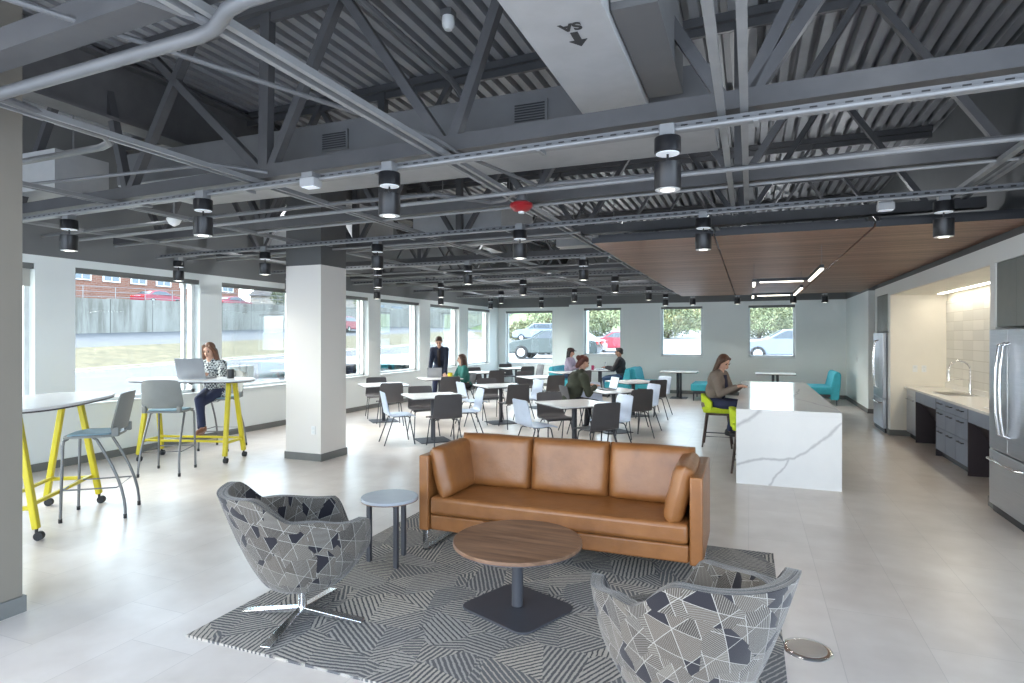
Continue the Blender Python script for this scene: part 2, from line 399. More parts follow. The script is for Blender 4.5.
# kitchen block: piers, header, alcove
for bx_ in ((2.25,13.28,0,3.2,13.42,2.62),(2.25,12.12,0,3.2,12.27,2.62),(2.25,7.28,0,3.2,7.42,2.62),(2.25,3.0,0,3.2,6.30,2.62),
            (2.25,7.42,2.43,3.2,12.12,2.62),(2.25,6.30,2.43,3.2,7.28,2.62),(2.25,12.27,2.47,3.2,13.28,2.62),(3.02,12.27,0,3.2,13.28,2.47),(3.02,6.30,0,3.2,7.28,2.43)):
    struct(MB().box(*bx_).build('wall_kitchen', m_wall, smooth=False))
struct(MB().box(2.29, 3.0, 2.62, 3.2, 13.42, ZD).build('wall_kitchen_upper', mat('dark_grey_paint', (.10,.105,.108), .6), smooth=False))
struct(MB().box(2.262, 12.105, 0, 3.1, 12.121, 2.43).build('wall_alcove_side', m_cream, smooth=False))
struct(MB().box(2.262, 7.42, 0, 3.1, 7.435, 2.43).build('wall_alcove_side', m_cream, smooth=False))
struct(MB().box(3.08, 7.42, 0, 3.22, 12.12, 2.43).build('wall_alcove_back', m_cream, smooth=False))
struct(MB().box(3.068, 7.435, .88, 3.08, 12.1, 2.3).build('wall_alcove_tile', m_tile, smooth=False))
struct(MB().box(2.26, 7.42, 2.418, 3.1, 12.12, 2.43).build('ceiling_alcove', m_cream, smooth=False))
def baseboard(name, *b): struct(MB().box(*b).build(name, m_base, smooth=False))
baseboard('baseboard_left', XL, YN, 0, XL+.015, YBL, .1)
baseboard('baseboard_back', XL, YBL-.015, 0, -5.41, YBL, .1)
baseboard('baseboard_back', -5.41, YB-.015, 0, 2.45, YB, .1)
baseboard('baseboard_right', 2.435, 15.385, 0, 2.45, YB, .1)
baseboard('baseboard_right', 2.435, 15.385, 0, 5.0, 15.4, .1)
for (y0,y1) in ((13.27,13.43),(12.11,12.28),(7.27,7.43)): baseboard('baseboard_right', 2.235, y0, 0, 2.25, y1, .1)
baseboard('baseboard_right', 2.25, 12.09, 0, 2.6, 12.105, .1)
# corrugated deck: ribs along y
def deck():
    mb = MB(); x = -8.7; prof = []; p = .155
    while x < 5.2:
        prof += [(x, ZD), (x+.08, ZD), (x+.09, ZD+.10), (x+.145, ZD+.10)]; x += p
    n = len(prof); vs = [(a,YN,b) for a,b in prof]+[(a,20.2,b) for a,b in prof]
    mb.add(vs, [(i,i+1,n+i+1,n+i) for i in range(n-1)])
    mb.box(-8.7, YN, ZD+.12, 5.2, 20.2, ZD+.2)
    o = mb.build('ceiling', mat('steel_deck_paint', (.30,.305,.32), .5, 0, .05), smooth=False, fix=False); struct(o)
deck()

# ---------------------------------------------------------------- windows
def window(n, axis, at, a0, a1, s, h, shade=.07, sign=-1):
    """frame recessed from the inner wall face; axis 'x' = left wall, 'y' = back wall"""
    w = bpy.data.objects.new('window_%d' % n, None); COL.objects.link(w); struct(w)
    def bx(mb, a, b, t0, t1, z0, z1):
        t0, t1 = sorted((at+sign*t0, at+sign*t1))
        return mb.box(t0, a, z0, t1, b, z1) if axis == 'x' else mb.box(a, t0, z0, b, t1, z1)
    f = MB(); k = .055
    bx(f, a0, a0+k, .12, .2, s, h); bx(f, a1-k, a1, .12, .2, s, h); bx(f, a0, a1, .12, .2, s, s+k); bx(f, a0, a1, .12, .2, h-k, h)
    if axis == 'x': bx(f, a1-.20, a1-.155, .13, .19, s, h)
    f.build('window_frame', m_trim, w, smooth=False)
    g = MB(); bx(g, a0+k, a1-k, .15, .158, s+k, h-k); g.build('window_pane', m_glass, w, smooth=False)
    si = MB(); bx(si, a0-.02, a1+.02, -.02, .13, s-.025, s+.004); si.build('window_sill', m_trim, w, smooth=False)
    sh = MB(); bx(sh, a0+.01, a1-.01, .01, .09, h-shade, h+.0); sh.build('shade_cassette', m_shade, w, smooth=False)
    return w, bx
m_shade = mat('shade_cassette_grey', (.15,.155,.15), .6)
m_shadecloth = mat('shade_cloth', (.42,.42,.39), .9)
for i, (a,b) in enumerate(LW):
    w, bx = window(i+1, 'x', XL, a, b, .79, 2.63)
    if i == 1:
        c = MB(); bx(c, a+.03, b-.03, .045, .05, 2.34, 2.57); c.build('shade_cloth', m_shadecloth, w, smooth=False)
window(9, 'y', YBL, -8.1, -6.35, .74, 2.61, sign=1)
for i, (a,b) in enumerate(BW): window(10+i, 'y', YB, a, b, 1.12, 2.61, sign=1)

m_col2 = mat('shaded_column_paint', (.20,.18,.15), .6, 0, .03, 2)  # near column's shade put into a darker, browner column colour
# ---------------------------------------------------------------- columns
struct(MB().box(-6.05, 6.7, 0, -5.45, 7.25, ZD-.02).build('trim_1', m_col, smooth=False))
struct(MB().box(-6.065, 6.685, 0, -5.435, 7.265, .1).build('baseboard_column', m_base, smooth=False))
struct(MB().box(-4.85, 1.76, 0, -4.19, 2.36, ZD-.02).build('trim_2', m_col2, smooth=False))
struct(MB().box(-4.865, 1.745, 0, -4.175, 2.375, .1).build('baseboard_column', m_base, smooth=False))
def plate(loc, rz, label, cat='outlet', name='wall_outlet', n=2):
    t = thing(name, label, cat, loc, rz)
    MB().prism(rrect(.07, .115, .006), -.003, .003, 'y').build('face_plate', m_white, t)
    for k in range(n): MB().prism(rrect(.032, .032, .008, cy=(-.025 if k else .025)), -.006, -.003, 'y').build('socket', m_trim, t)
plate((-5.57,6.692,.42), 0, 'small white electrical outlet low on the white column')
plate((2.442,16.9,1.15), -PI/2, 'white light switch on the far right wall beyond the island', 'switch', 'light_switch', 1)
plate((2.75,12.098,1.16), 0, 'white outlet plate on the cream alcove side wall', n=2)
plate((2.62,12.098,1.16), 0, 'white switch plate left of the outlet on the alcove side wall', 'switch', 'light_switch', 1)
struct(MB().box(2.90,7.6,2.405,2.95,11.9,2.418).build('trim_3', m_led, smooth=False))

# ================================================================ open ceiling
JY = [-.05, 1.62, 3.74, 5.47, 7.45, 9.35, 11.25, 13.15, 15.05, 16.95, 18.35]
NODES = [-7.35,-5.5,-3.75,-2.0,-.08,1.78]
def SK(y): return .05 if y < 6.5 else (.02 if y < 10 else 0)
def joist(i, y):
    t = thing('roof_joist', 'painted grey open web steel roof joist, %s one counted from the camera' % ORD[i], 'joist', (0,y-.4*SK(y),0), -SK(y), 'open web roof joists under the deck')
    x0, x1 = -8.3, 2.2
    MB().box(x0,-.065,3.0,x1,.065,3.045).box(x0,-.06,3.045,x1,-.045,3.11).box(x0,.045,3.045,x1,.06,3.11).build('bottom_chord', m_joist, t, smooth=False)
    MB().box(x0,-.07,4.37,x1,.07,4.44).box(x0,-.02,4.30,x1,.02,4.37).build('top_chord', m_joist, t, smooth=False)
    if i == 2:
        for (a, b_) in ((-7.35,-8.0),(-7.35,-6.5),(-5.5,-5.9),(-5.5,-4.6),(-3.75,-5.25),(-3.75,-3.72),(-3.7,-2.95),(-2.0,-2.95),(-1.97,-1.45),(-.12,-.9),(-.05,.62),(-.02,.92),(1.78,.95),(1.8,2.15)):
            MB().bar((a,.0,3.04),(b_,.0,4.38), .07 if abs(a-b_) > .1 else .10, .07, (0,1,0)).build('web', m_joist, t, smooth=False)
        return
    for k, nx in enumerate(NODES):
        for d in (-1, 1):
            tx = nx + d*.9
            if tx > 2.15 or tx < -8.25: continue
            if k == 2 and i in (2,3) and d > 0: pass
            MB().bar((nx+d*.04,-.02*d,3.04),(tx,-.02*d,4.38), .035 if i > 4 else .055, .07, (0,1,0)).build('web', m_joist, t, smooth=False)
        if k in (1,2,4) and i < 6: MB().bar((nx,0,3.05),(nx,0,4.38), .085, .07, (0,1,0)).build('web', m_joist, t, smooth=False)
for i, y in enumerate(JY): joist(i, y)
# girder over the column line
g = thing('steel_girder', 'deep dark steel girder running over the columns on the left', 'girder', (-5.78,0,0))
MB().box(-.12,YN,3.78,.12,19.85,3.81).build('lower_flange', m_girder, g, smooth=False)
MB().box(-.12,YN,4.36,.12,19.85,4.39).build('upper_flange', m_girder, g, smooth=False)
MB().box(-.012,YN,3.81,.012,19.85,4.36).build('web_plate', m_girder, g, smooth=False)
# slotted lighting tracks, x direction
TY = [3.62, 6.15, 8.72, 11.35, 13.95, 16.5]
def m_track_():
    m, nt, b = new('slotted_strut'); co = objco(nt); xy = nd(nt, 'ShaderNodeSeparateXYZ', {0:co})
    fr = ma(nt, 'FRACT', ma(nt, 'MULTIPLY', xy.outputs[0], 12.0))
    s_ = ma(nt, 'MULTIPLY', ma(nt, 'GREATER_THAN', fr, .55), ma(nt, 'LESS_THAN', ma(nt, 'ABSOLUTE', ma(nt, 'SUBTRACT', xy.outputs[2], .02)), .007))
    nt.links.new(mixc(nt, s_, (.17,.173,.18), (.02,.02,.02)), b.inputs['Base Color']); b.inputs['Roughness'].default_value = .4; return m
m_track = m_track_()
for i, y in enumerate(TY):
    x1 = 2.15 if i < 2 else -1.85
    t = thing('lighting_track', 'long grey slotted lighting strut running across the ceiling, %s from the camera' % ORD[i], 'track', (0,y-.4*SK(y),2.9), -SK(y), 'slotted struts carrying the pendant lights')
    MB().box(-8.3,-.022,0,x1,.022,.042).build('channel', m_track, t, smooth=False)
    MB().box(-8.3,-.034,-.006,x1,.034,0).build('lip', m_strut, t, smooth=False)
    MB().tube([(-8.3,-.07,-.012),(x1,-.07,-.012)], .013, 8).build('conduit', m_strut, t)
    for k in range(8 if i < 3 else 0):
        cx = -7.6+k*1.27
        MB().box(cx,-.075,-.03,cx+.025,.03,.0).build('clamp', m_strut, t, smooth=False)
# y-direction struts, in pairs
def ystrut(x, w, gap, label, y0=0.0, y1=18.2, z=2.952):
    t = thing('ceiling_strut', label, 'strut', (x,0,z), 0, 'long struts running the length of the ceiling')
    for s in (-1,1): MB().box(s*gap/2-w/2, y0, 0, s*gap/2+w/2, y1, .035).build('rail', m_strut, t, smooth=False)
ystrut(-7.4,.018,.06,'pair of thin light grey ceiling struts nearest the left windows')
ystrut(-5.62,.02,.06,'pair of thin light grey struts passing beside the white column')
ystrut(-3.76,.02,.07,'pair of thin light grey ceiling struts between the column and the sofa')
ystrut(-2.0,.03,.075,'pair of struts running over the sofa towards the far windows')
ystrut(-.09,.042,.12,'pair of wide flat grey ceiling struts right of the air duct', .0, 6.6)
ystrut(1.74,.045,.13,'pair of wide flat grey struts at the far right above the wood ceiling edge', .0, 6.6)
# conduits parallel to the joists
def cond(pts, r, label, m=None, name='conduit', cat='conduit', n=8):
    pts = [(x, y-SK(y)*(x+.4), z) for x,y,z in pts]
    return tag(MB().tube(pts, r, n).build(name, m or m_pipe), label, cat)
for i, y in enumerate(JY[3:]):
    cond([(-8.3,y-.03,2.975),(2.15 if i < 1 else (-1.85 if i<6 else 2.1),y-.03,2.975)], .014, 'thin bright conduit strapped under the %s roof joist from the camera' % ORD[i+3], m_strut)
cond([(-8.3,4.72,2.93),(2.15,4.72,2.93)], .018, 'single grey conduit crossing the ceiling between the first two rows of pendant lights', m_strut)
cond([(-8.3,6.85,2.93),(-1.85,6.85,2.93)], .015, 'single grey conduit crossing just beyond the second row of pendant lights', m_strut)
cond([(-8.3,9.9,2.93),(-1.85,9.9,2.93)], .015, 'single grey conduit crossing beyond the third row of pendant lights', m_strut)
cond([(-8.3,12.3,2.93),(-1.85,12.3,2.93)], .015, 'single grey conduit crossing beyond the fourth row of pendant lights', m_strut)
cond([(-8.3,1.70,2.93),(-2.1,1.74,2.93),(-1.98,1.72,2.93),(-1.83,1.65,2.935),(-1.72,1.63,2.935),(2.1,1.62,2.935)], .029, 'thick grey sprinkler pipe with a jog at the top left of the view', n=14)
cond([(-2.3,.0,2.98),(-2.25,1.2,2.98),(-2.1,1.55,2.98),(-2.0,1.75,2.96)], .024, 'short grey branch pipe meeting the thick sprinkler pipe at the top left')
cond([(-3.62,0,2.97),(-3.69,1.8,2.97),(-3.77,2.17,2.97),(-3.78,2.42,2.97),(-3.9,2.53,2.97),(-4.07,2.58,2.978),(-8.3,2.45,2.978)], .024, 'grey pipe elbow turning toward the left windows beside the near column')
cond([(-6.9,3.0,3.05),(-3.9,3.35,3.05),(-3.6,3.62,3.02)], .015, 'thin diagonal conduit at the upper left')
cond([(-3.1,.2,3.02),(-1.95,3.45,3.02),(-1.9,3.75,2.99),(-1.62,4.9,2.97)], .014, 'slender conduit angling over the sofa beside the paired struts')
cond([(-8.2,4.45,2.96),(-3.59,4.52,2.96),(-2.6,4.6,2.96),(-2.42,4.85,2.96),(-2.25,5.08,2.96),(-2.1,5.05,2.96),(-1.83,4.76,2.96),(-1.45,4.68,2.96),(-.36,4.81,2.96),(2.1,4.79,2.96)], .02, 'curved grey sprinkler branch line passing the red strobe')
cond([(-2.66,1.0,4.2),(-2.7,5.1,4.2),(-2.65,5.25,4.1)], .03, 'grey pipe high under the deck left of the duct')

# ducts
d = thing('air_duct', 'large pale grey air duct running toward the camera with an airflow arrow', 'duct', (-.89,0,3.3))
MB().box(-.23,.2,0,.23,4.3,.5).build('duct_body', m_duct, d, smooth=False, bevel=.006)
def text_mesh(s, size, name, m, parent, loc, rot):
    c = bpy.data.curves.new('t', 'FONT'); c.body = s; c.size = size; c.align_x = 'CENTER'; c.extrude = .0008; c.offset = .004
    o = bpy.data.objects.new('t', c); COL.objects.link(o)
    bpy.context.view_layer.update()
    me = bpy.data.meshes.new_from_object(o.evaluated_get(bpy.context.evaluated_depsgraph_get())); me.name = name
    bpy.data.objects.remove(o); me.materials.clear(); me.materials.append(m)
    q = bpy.data.objects.new(name, me); COL.objects.link(q); q.parent = parent; q.location = loc; q.rotation_euler = rot; return q
m_ink = mat('stencil_ink', (.035,.035,.035), .8)
text_mesh('SA', .10, 'lettering', m_ink, d, (.03, 2.97, -.003), (PI, 0, PI/2*0+PI))
ar = MB().prism([(.01,3.06),(.05,3.06),(.05,3.15),(.08,3.15),(.03,3.22),(-.02,3.15),(.01,3.15)], -.004, -.001).build('flow_arrow', m_ink, d, smooth=False)
d2 = thing('air_duct', 'pale cross duct with two side grilles running across the ceiling behind the first joist', 'duct', (0,4.82,3.26))
MB().box(-6.1,-.5,.0,-.25,.5,.30).build('duct_body', [m_duct], d2, smooth=False)
MB().box(-6.1,-.512,.012,-.25,-.5,.31).build('side_panel', m_ductd, d2, smooth=False)  # thin dark sheet that paints shade on the pale duct's front side
for gx in (-3.35,-1.55):
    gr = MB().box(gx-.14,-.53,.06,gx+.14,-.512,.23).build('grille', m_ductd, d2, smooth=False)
    lv = MB()
    for k in range(7): lv.box(gx-.12,-.537,.075+k*.02,gx+.12,-.528,.084+k*.02)
    lv.build('louvre', m_black, gr, smooth=False)
d3 = thing('air_duct', 'short pale branch duct box beside the large air duct, right of its arrow', 'duct', (-.64,0,3.38))
MB().box(-.01,.4,0,.19,3.0,.42).build('duct_body', m_duct, d3, smooth=False)
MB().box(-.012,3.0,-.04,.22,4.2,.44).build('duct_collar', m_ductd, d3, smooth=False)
for (x0,x1,y0,y1,z,lab) in ((-8.0,-6.5,3.95,4.5,3.2,'pale duct section near the left windows behind the first joist'),
                       (-4.6,-3.2,7.7,9.0,3.2,'pale duct section high over the cafe tables, left of the red strobe'),
                       (-7.9,-5.9,8.2,9.2,3.25,'pale duct section over the high tables by the left windows'),
                       (-3.0,-2.1,9.6,11.1,3.2,'pale duct section over the middle cafe tables')):
    t = thing('air_duct', lab, 'duct', ((x0+x1)/2,(y0+y1)/2,z)); w_, d_ = (x1-x0)/2, (y1-y0)/2
    MB().box(-w_,-d_,0,w_,d_,.4).build('duct_body', m_duct, t, smooth=False)
    for sx in (-1,1): MB().cyl((sx*w_*.8,0,.4),(sx*w_*.8,0,ZD-z),.008,n=6).build('hanger_rod', m_strut, t)

# ---------------------------------------------------------------- pendant lights
def make_pendant():
    t = thing('pendant_light', '', 'pendant light', group='black two-drum pendant lights')
    MB().box(-.042,-.042,-.035,.042,.042,.045).build('mounting_box', m_strut, t, bevel=.004)
    u = MB().lathe([(.072,-.035),(.075,-.04),(.075,-.13),(.07,-.135)]).build('upper_drum', m_blackp, t)
    MB().lathe([(.066,-.1355),(.066,-.139)]).build('reflector_disc', m_disc, u)
    MB().cyl((0,0,-.135),(0,0,-.20),.007,n=8).build('stem', m_blackp, t)
    l = MB().lathe([(.06,-.195),(.075,-.2),(.076,-.36),(.072,-.365)]).build('lower_drum', m_blackp, t)
    MB().lathe([(.07,-.3655),(.07,-.368)]).build('trim_ring', m_white, l)
    MB().lathe([(.04,-.3685),(.038,-.371)]).build('lens', m_glow, l)
    return t
pend = make_pendant()
rows = [(3.62,[-6.2,-4.24,-2.34,-.44]), (6.15,[-8.0,-6.1,-4.29,-2.30,-.42,1.52]), (8.72,[-7.8,-5.9,-4.2,-2.3]),
        (11.35,[-7.7,-6.1,-4.24,-2.38]), (13.95,[-7.5,-5.8,-3.9,-2.15]), (16.5,[-7.2,-5.6,-3.9,-2.1,-1.4,-.3,1.0,1.7])]
first = True
PY = {(0,0):3.90,(0,1):3.73,(0,2):3.60,(0,3):3.55,(1,0):6.6,(1,1):6.36,(1,2):6.33,(1,3):6.06,(1,4):6.11,(1,5):6.07}
pend.scale = (1,1,.9)
for ri, (y, xs) in enumerate(rows):
    for k, x in enumerate(xs):
        lab = 'black drum pendant light, %s from the left in the %s row from the camera' % (ORD[k], ORD[ri])
        yy = PY.get((ri,k), y)
        if first: pend.location = (x,yy,2.875); pend['label'] = lab; first = False
        else: dup(pend, (x,yy,2.875), 0, lab)

# ---------------------------------------------------------------- small ceiling devices
t = thing('fire_strobe', 'red dome fire strobe hanging from the ceiling above the sofa', 'alarm', (-1.93,5.12,2.93))
MB().lathe([(.05,.06),(.055,.0)]).build('mounting_ring', m_pipe, t)
MB().lathe([(.06,.0),(.10,-.02),(.105,-.05),(.07,-.085),(.02,-.095)]).build('dome', mat('red_plastic', (.32,.015,.02), .35), t)
MB().lathe([(.03,-.093),(.026,-.11)]).build('lens', m_white, t)
t = thing('occupancy_sensor', 'flat white rectangular sensor right below the red strobe', 'sensor', (-2.02,5.53,2.985))
MB().prism(rrect(.14,.09,.01), -.02, 0).build('sensor_body', m_white, t)
for (x,y,lab) in ((-3.07,3.66,'white boxy emergency light left of the second pendant in the front row'),(1.12,6.2,'white boxy emergency light near the right pendant over the wood ceiling edge')):
    t = thing('emergency_light', lab, 'emergency light', (x,y,2.9))
    MB().box(-.05,-.05,-.01,.05,.05,.03).build('mounting_box', m_strut, t, bevel=.004)
    b_ = MB().box(-.065,-.05,-.075,.065,.05,-.01).build('lamp_housing', m_duct, t, bevel=.006)
    MB().box(-.055,-.04,-.079,.055,.04,-.0755).build('lens', m_disc, b_, smooth=False)
tag(MB().box(.62,6.1,2.9,.98,6.16,2.95).build('wireless_bar', m_strut, bevel=.004), 'flat grey box mounted on the strut left of the right emergency light', 'ceiling device')
t = thing('ceiling_speaker', 'round white dome speaker hanging over the high tables at left', 'speaker', (-5.74,4.68,2.96))
MB().lathe([(.03,.05),(.06,.03),(.075,0),(.05,-.05),(.01,-.075)]).build('dome', m_white, t)
MB().cyl((0,0,.05),(0,0,.3),.008,n=8).build('stem', m_strut, t)
t = thing('smoke_detector', 'small white smoke detector high under the deck left of the duct', 'smoke detector', (-2.35,4.5,4.30))
MB().lathe([(.05,.08),(.055,.03),(.05,0),(.03,-.03)]).build('sensor_body', m_white, t); MB().box(-.05,-.05,.08,.05,.05,.13).build('mounting_box', m_pipe, t)

# ---------------------------------------------------------------- slatted wood ceiling
for (a,b,lab) in ((-1.56,-.34,'left'),(-.32,1.04,'middle'),(1.06,2.27,'right')):
    t = thing('wood_ceiling_panel', '%s section of the suspended dark walnut slatted ceiling' % lab, 'ceiling panel', (0,0,2.70), 0, 'walnut slatted ceiling sections')
    MB().box(a,6.28,0,b,15.3,.03).build('slat_board', m_slat, t, smooth=False)
    MB().box(a,6.265,-.005,b,6.28,.05).build('edge_trim', m_black, t, smooth=False)
    MB().box(a+.05,6.35,.03,b-.05,15.2,.09).build('backing_frame', m_black, t, smooth=False)
def linear(y, w1, lab):
    t = thing('linear_pendant', lab, 'linear light', (0,0,2.44))
    k = .04
    for n, (x0,y0,x1,y1) in enumerate(((.03,y-.02,.74,y+.02),(.70,y-w1,.74,y-.02),(.03,y+.02,.07,y+.7))):
        h = MB().box(x0,y0,0,x1,y1,k).build('housing', m_black, t, smooth=False)
        i_ = .09 if n == 0 else .0
        MB().box(x0+i_+.003,y0+.003,-.014,x1-i_-.003,y1-.003,0).build('diffuser', m_led2, h, smooth=False)
    for (x,yy) in ((.05,y),(.72,y-w1+.05)): MB().cyl((x,yy,k),(x,yy,.26),.0025,n=6).build('suspension_wire', m_strut, t)
m_led2 = mat('linear_diffuser', (1,.93,.8), .5, emit=4)
linear(8.75, 1.5, 'nearer angled black linear pendant with white light bars under the wood ceiling')
linear(11.6, 1.6, 'farther angled black linear pendant with white light bars under the wood ceiling')
struct(MB().box(-8.66,YN-.25,3.6,5.2,YN,ZD).build('wall_near', m_wall, smooth=False))
# ================================================================ lounge group
RUGZ = .014
tag(MB().box(-2.97,2.5,0,.17,5.12,RUGZ).build('area_rug', m_rug, smooth=False), 'dark grey and taupe rug with striped angular patches under the lounge seating', 'rug')

def cushion(w, d, t, p=5, n=16, sag=.0):
    """puffed cushion lying in x,y with thickness t in z, centred"""
    mb = MB(); N = n+1
    def th(u, v): return t/2*max(0, (1-abs(u)**p)*(1-abs(v)**p))**.45
    def q(u): return math.copysign(abs(u)**.8, u)
    for s in (1,-1):
        for j in range(N):
            for i in range(N):
                u = q(-1+2*i/n); v = q(-1+2*j/n); k = 1-.025*(abs(u*v))
                mb.v.append((u*w/2*k, v*d/2*k, s*(th(u,v)+.004) + sag*math.sin(7*u+3*v)*th(u,v)))
    for j in range(n):
        for i in range(n):
            a = j*N+i; mb.f.append((a,a+1,a+1+N,a+N)); b = a+N*N; mb.f.append((b+N,b+1+N,b+1,b))
    ring = [i for i in range(N)] + [j*N+n for j in range(1,N)] + [n*N+i for i in range(n-1,-1,-1)] + [j*N for j in range(n-1,0,-1)]
    for k in range(len(ring)):
        a, b = ring[k], ring[(k+1)%len(ring)]; mb.f.append((b,a,a+N*N,b+N*N))
    return mb
def xf(mb, m):
    mb.v = [tuple(m @ V(*v)) for v in mb.v]; return mb
def T(loc, rx=0, ry=0, rz=0):
    return Matrix.Translation(loc) @ Matrix.Rotation(rz,4,'Z') @ Matrix.Rotation(ry,4,'Y') @ Matrix.Rotation(rx,4,'X')
def sofa():
    t = thing('sofa', 'long tan brown leather three-cushion sofa on chrome sled legs', 'sofa', (-1.365,4.17,RUGZ))
    W, D, H = 2.15, .78, .75
    MB().box(-W/2+.09,.02,.165,W/2-.09,D-.02,.285).build('base_rail', m_leather, t, bevel=.014, seg=3)
    MB().box(-W/2+.095,.0,.29,W/2-.095,D-.12,.43).build('seat_cushion', m_leather, t, bevel=.03, seg=4)
    for s in (-1,1):
        x0, x1 = sorted((s*W/2, s*(W/2-.085)))
        MB().box(x0,0,.16,x1,D,H).build('arm', m_leather, t, bevel=.012, seg=3)
    MB().box(-W/2+.085,D-.1,.16,W/2-.085,D,H-.005).build('back_frame', m_leather, t, bevel=.012, seg=3)
    cw = (W-.19)/3
    for k in range(3):
        c = xf(cushion(cw+.012,.45,.18,p=9,sag=.02), T((-W/2+.095+cw*(k+.5), D-.20, .425+.205), rx=R(80)))
        c.build('back_cushion', m_leather, t, ang=60)
    for s in (-1,1):
        c = xf(cushion(.42,.66,.14,p=8,sag=.02), T((s*(W/2-.165), .34, .43+.185), ry=R(-76) if s > 0 else R(76)))
        c.build('side_cushion', m_leather, t, ang=60)
    for s in (-1,1):
        x = s*(W/2-.045)
        lg = MB()
        lg.bar((x,.03,.165),(x,.03,.0),.045,.014,(0,1,0)).bar((x,D-.05,.165),(x,D-.05,.0),.045,.014,(0,1,0)).box(x-.0225,.023,0,x+.0225,D-.043,.014)
        lg.build('sled_leg', m_chrome, t, bevel=.002)
sofa()
def round_top(r, z0, z1, name, m, par, n=64, edge=None):
    MB().prism(circ(r, n), z0, z1).build(name, m, par, bevel=.004, ang=50)
t = thing('coffee_table', 'round walnut-topped coffee table on a black pedestal with square base', 'coffee table', (-1.345,3.5,RUGZ))
round_top(.40,.405,.43,'tabletop', m_walnut, t)
MB().prism(circ(.401,64), .403,.409).build('edge_band', m_cast, t)
MB().cyl((0,0,.02),(0,0,.404),.036).lathe([(.14,.39),(.14,.403)]).build('pedestal', m_cast, t)
a_ = rrect(.56,.50,.08); ca, sa = math.cos(R(-22)), math.sin(R(-22))
MB().prism([(x*ca-y*sa, x*sa+y*ca) for x,y in a_], 0,.014).build('base_plate', m_cast, t, bevel=.004)
t = thing('side_table', 'small round grey-topped side table with dark legs beside the sofa', 'side table', (-2.52,3.88,RUGZ))
round_top(.212,.468,.49,'tabletop', m_pale if False else mat('pale_blue_grey_top', (.36,.39,.43), .25), t)
MB().prism(circ(.2125,64), .464,.470).build('edge_band', m_walnut, t)
for k, a in enumerate((200, 320, 80)):
    MB().bar((.155*math.cos(R(a)),.155*math.sin(R(a)),0),(.155*math.cos(R(a)),.155*math.sin(R(a)),.464),.032,.032,(1,0,0)).build('leg', m_cast, t, bevel=.003)
    MB().bar((0,0,.447),(.155*math.cos(R(a)),.155*math.sin(R(a)),.447),.025,.03).build('brace', m_cast, t)

# shell lounge chair: faces +y, origin on the floor
def lounge_chair(label, loc, rz):
    t = thing('lounge_chair', label, 'armchair', loc, rz, 'patterned swivel lounge chairs'); t.scale = (1.05,1.05,1.0)
    NA, NT = 96, 20
    def dd(a): return abs(((a - R(270) + PI) % (2*PI)) - PI)            # 0 at back centre, pi at the front
    def ss(x, a, b): x = min(1, max(0, (x-a)/(b-a))); return x*x*(3-2*x)
    def rim(a):
        d = dd(a); s_ = ss(d, R(34), R(66))
        return .81*(1-s_) + (.66-.03*ss(d, R(80), R(125)))*s_ - .20*ss(d, R(134), R(158)) - .01*math.cos(3*d)
    def rad(a, z):
        d = dd(a); q = max(0, (z-.215)/.58); w = max(0, math.cos(d))**1.5; f = max(0, -math.cos(d))
        return (.175+.27*q**.7)*w + (.175+.19*q**.38)*(1-w) + f*.08*min(1, q*3)
    mb = MB(); mb.uv = []
    for inner in (0,1):
        for i in range(NA):
            a = R(90)+2*PI*i/NA; top = rim(a)
            for j in range(NT+1):
                z = .215+(top-.215)*(j/NT) if not inner else .38+(top-.38)*(j/NT)
                r = rad(a, z) - (.055 if inner else 0)
                if inner: r = max(r, .05)
                mb.v.append((r*math.cos(a), r*math.sin(a), z)); mb.uv.append(((a-R(270))*.40 + (.9 if inner else 0), z*1.1))
    K = NA*(NT+1)
    for i in range(NA):
        i2 = (i+1) % NA
        for j in range(NT):
            b = i*(NT+1)+j; c = i2*(NT+1)+j; mb.f += [(b,c,c+1,b+1),(b+K+1,c+K+1,c+K,b+K)]
        b = i*(NT+1)+NT; c = i2*(NT+1)+NT; mb.f.append((b,c,c+K,b+K))
        b = i*(NT+1); c = i2*(NT+1); mb.f.append((c,b,b+K,c+K))
    o = mb.build('shell', m_fabric, t, ang=75)
    b = o.modifiers.new('bevel','BEVEL'); b.width = .02; b.segments = 3; b.limit_method = 'ANGLE'; b.angle_limit = R(50)
    mb = MB(); mb.lathe([(.001,.205),(.12,.207),(.168,.218)], n=48); mb.uv = [(v[0], v[1]) for v in mb.v]
    mb.build('seat_pan', m_fabric, t, ang=70)
    mb = MB(); pts = []
    for k in range(48):
        a = 2*PI*k/48; rr = rad(a, .44)-.058; pts.append((rr*math.cos(a), rr*math.sin(a)))
    mb.prism(pts, .37, .465); mb.uv = [(v[0]+2, v[1]+v[2]) for v in mb.v]
    mb.build('seat_cushion', m_fabric, t, bevel=.03, seg=4, ang=60)
    MB().cyl((0,0,.03),(0,0,.205),.024).lathe([(.10,.19),(.10,.205)]).build('column', m_chrome, t)
    for k in range(4):
        a = PI/4+PI/2*k; c_, s_ = math.cos(a), math.sin(a)
        lg = MB(); w0, w1 = .022, .026
        p = [(.0,.045),(.36,.012)]
        vs = []
        for (r,z,w,h) in ((.01,.03,.02,.035),(.37,.0,.027,.014)):
            for (sx, zz) in ((-1,z),(1,z),(1,z+h),(-1,z+h)): vs.append((r*c_-sx*w*s_, r*s_+sx*w*c_, zz))
        lg.add(vs, [(3,2,1,0),(4,5,6,7),(0,1,5,4),(1,2,6,5),(2,3,7,6),(3,0,4,7)])
        lg.build('leg', m_chrome, t, bevel=.003)
lounge_chair('grey geometric-patterned swivel armchair on a chrome star base, left of the coffee table', (-2.51,2.92,RUGZ), R(-34))
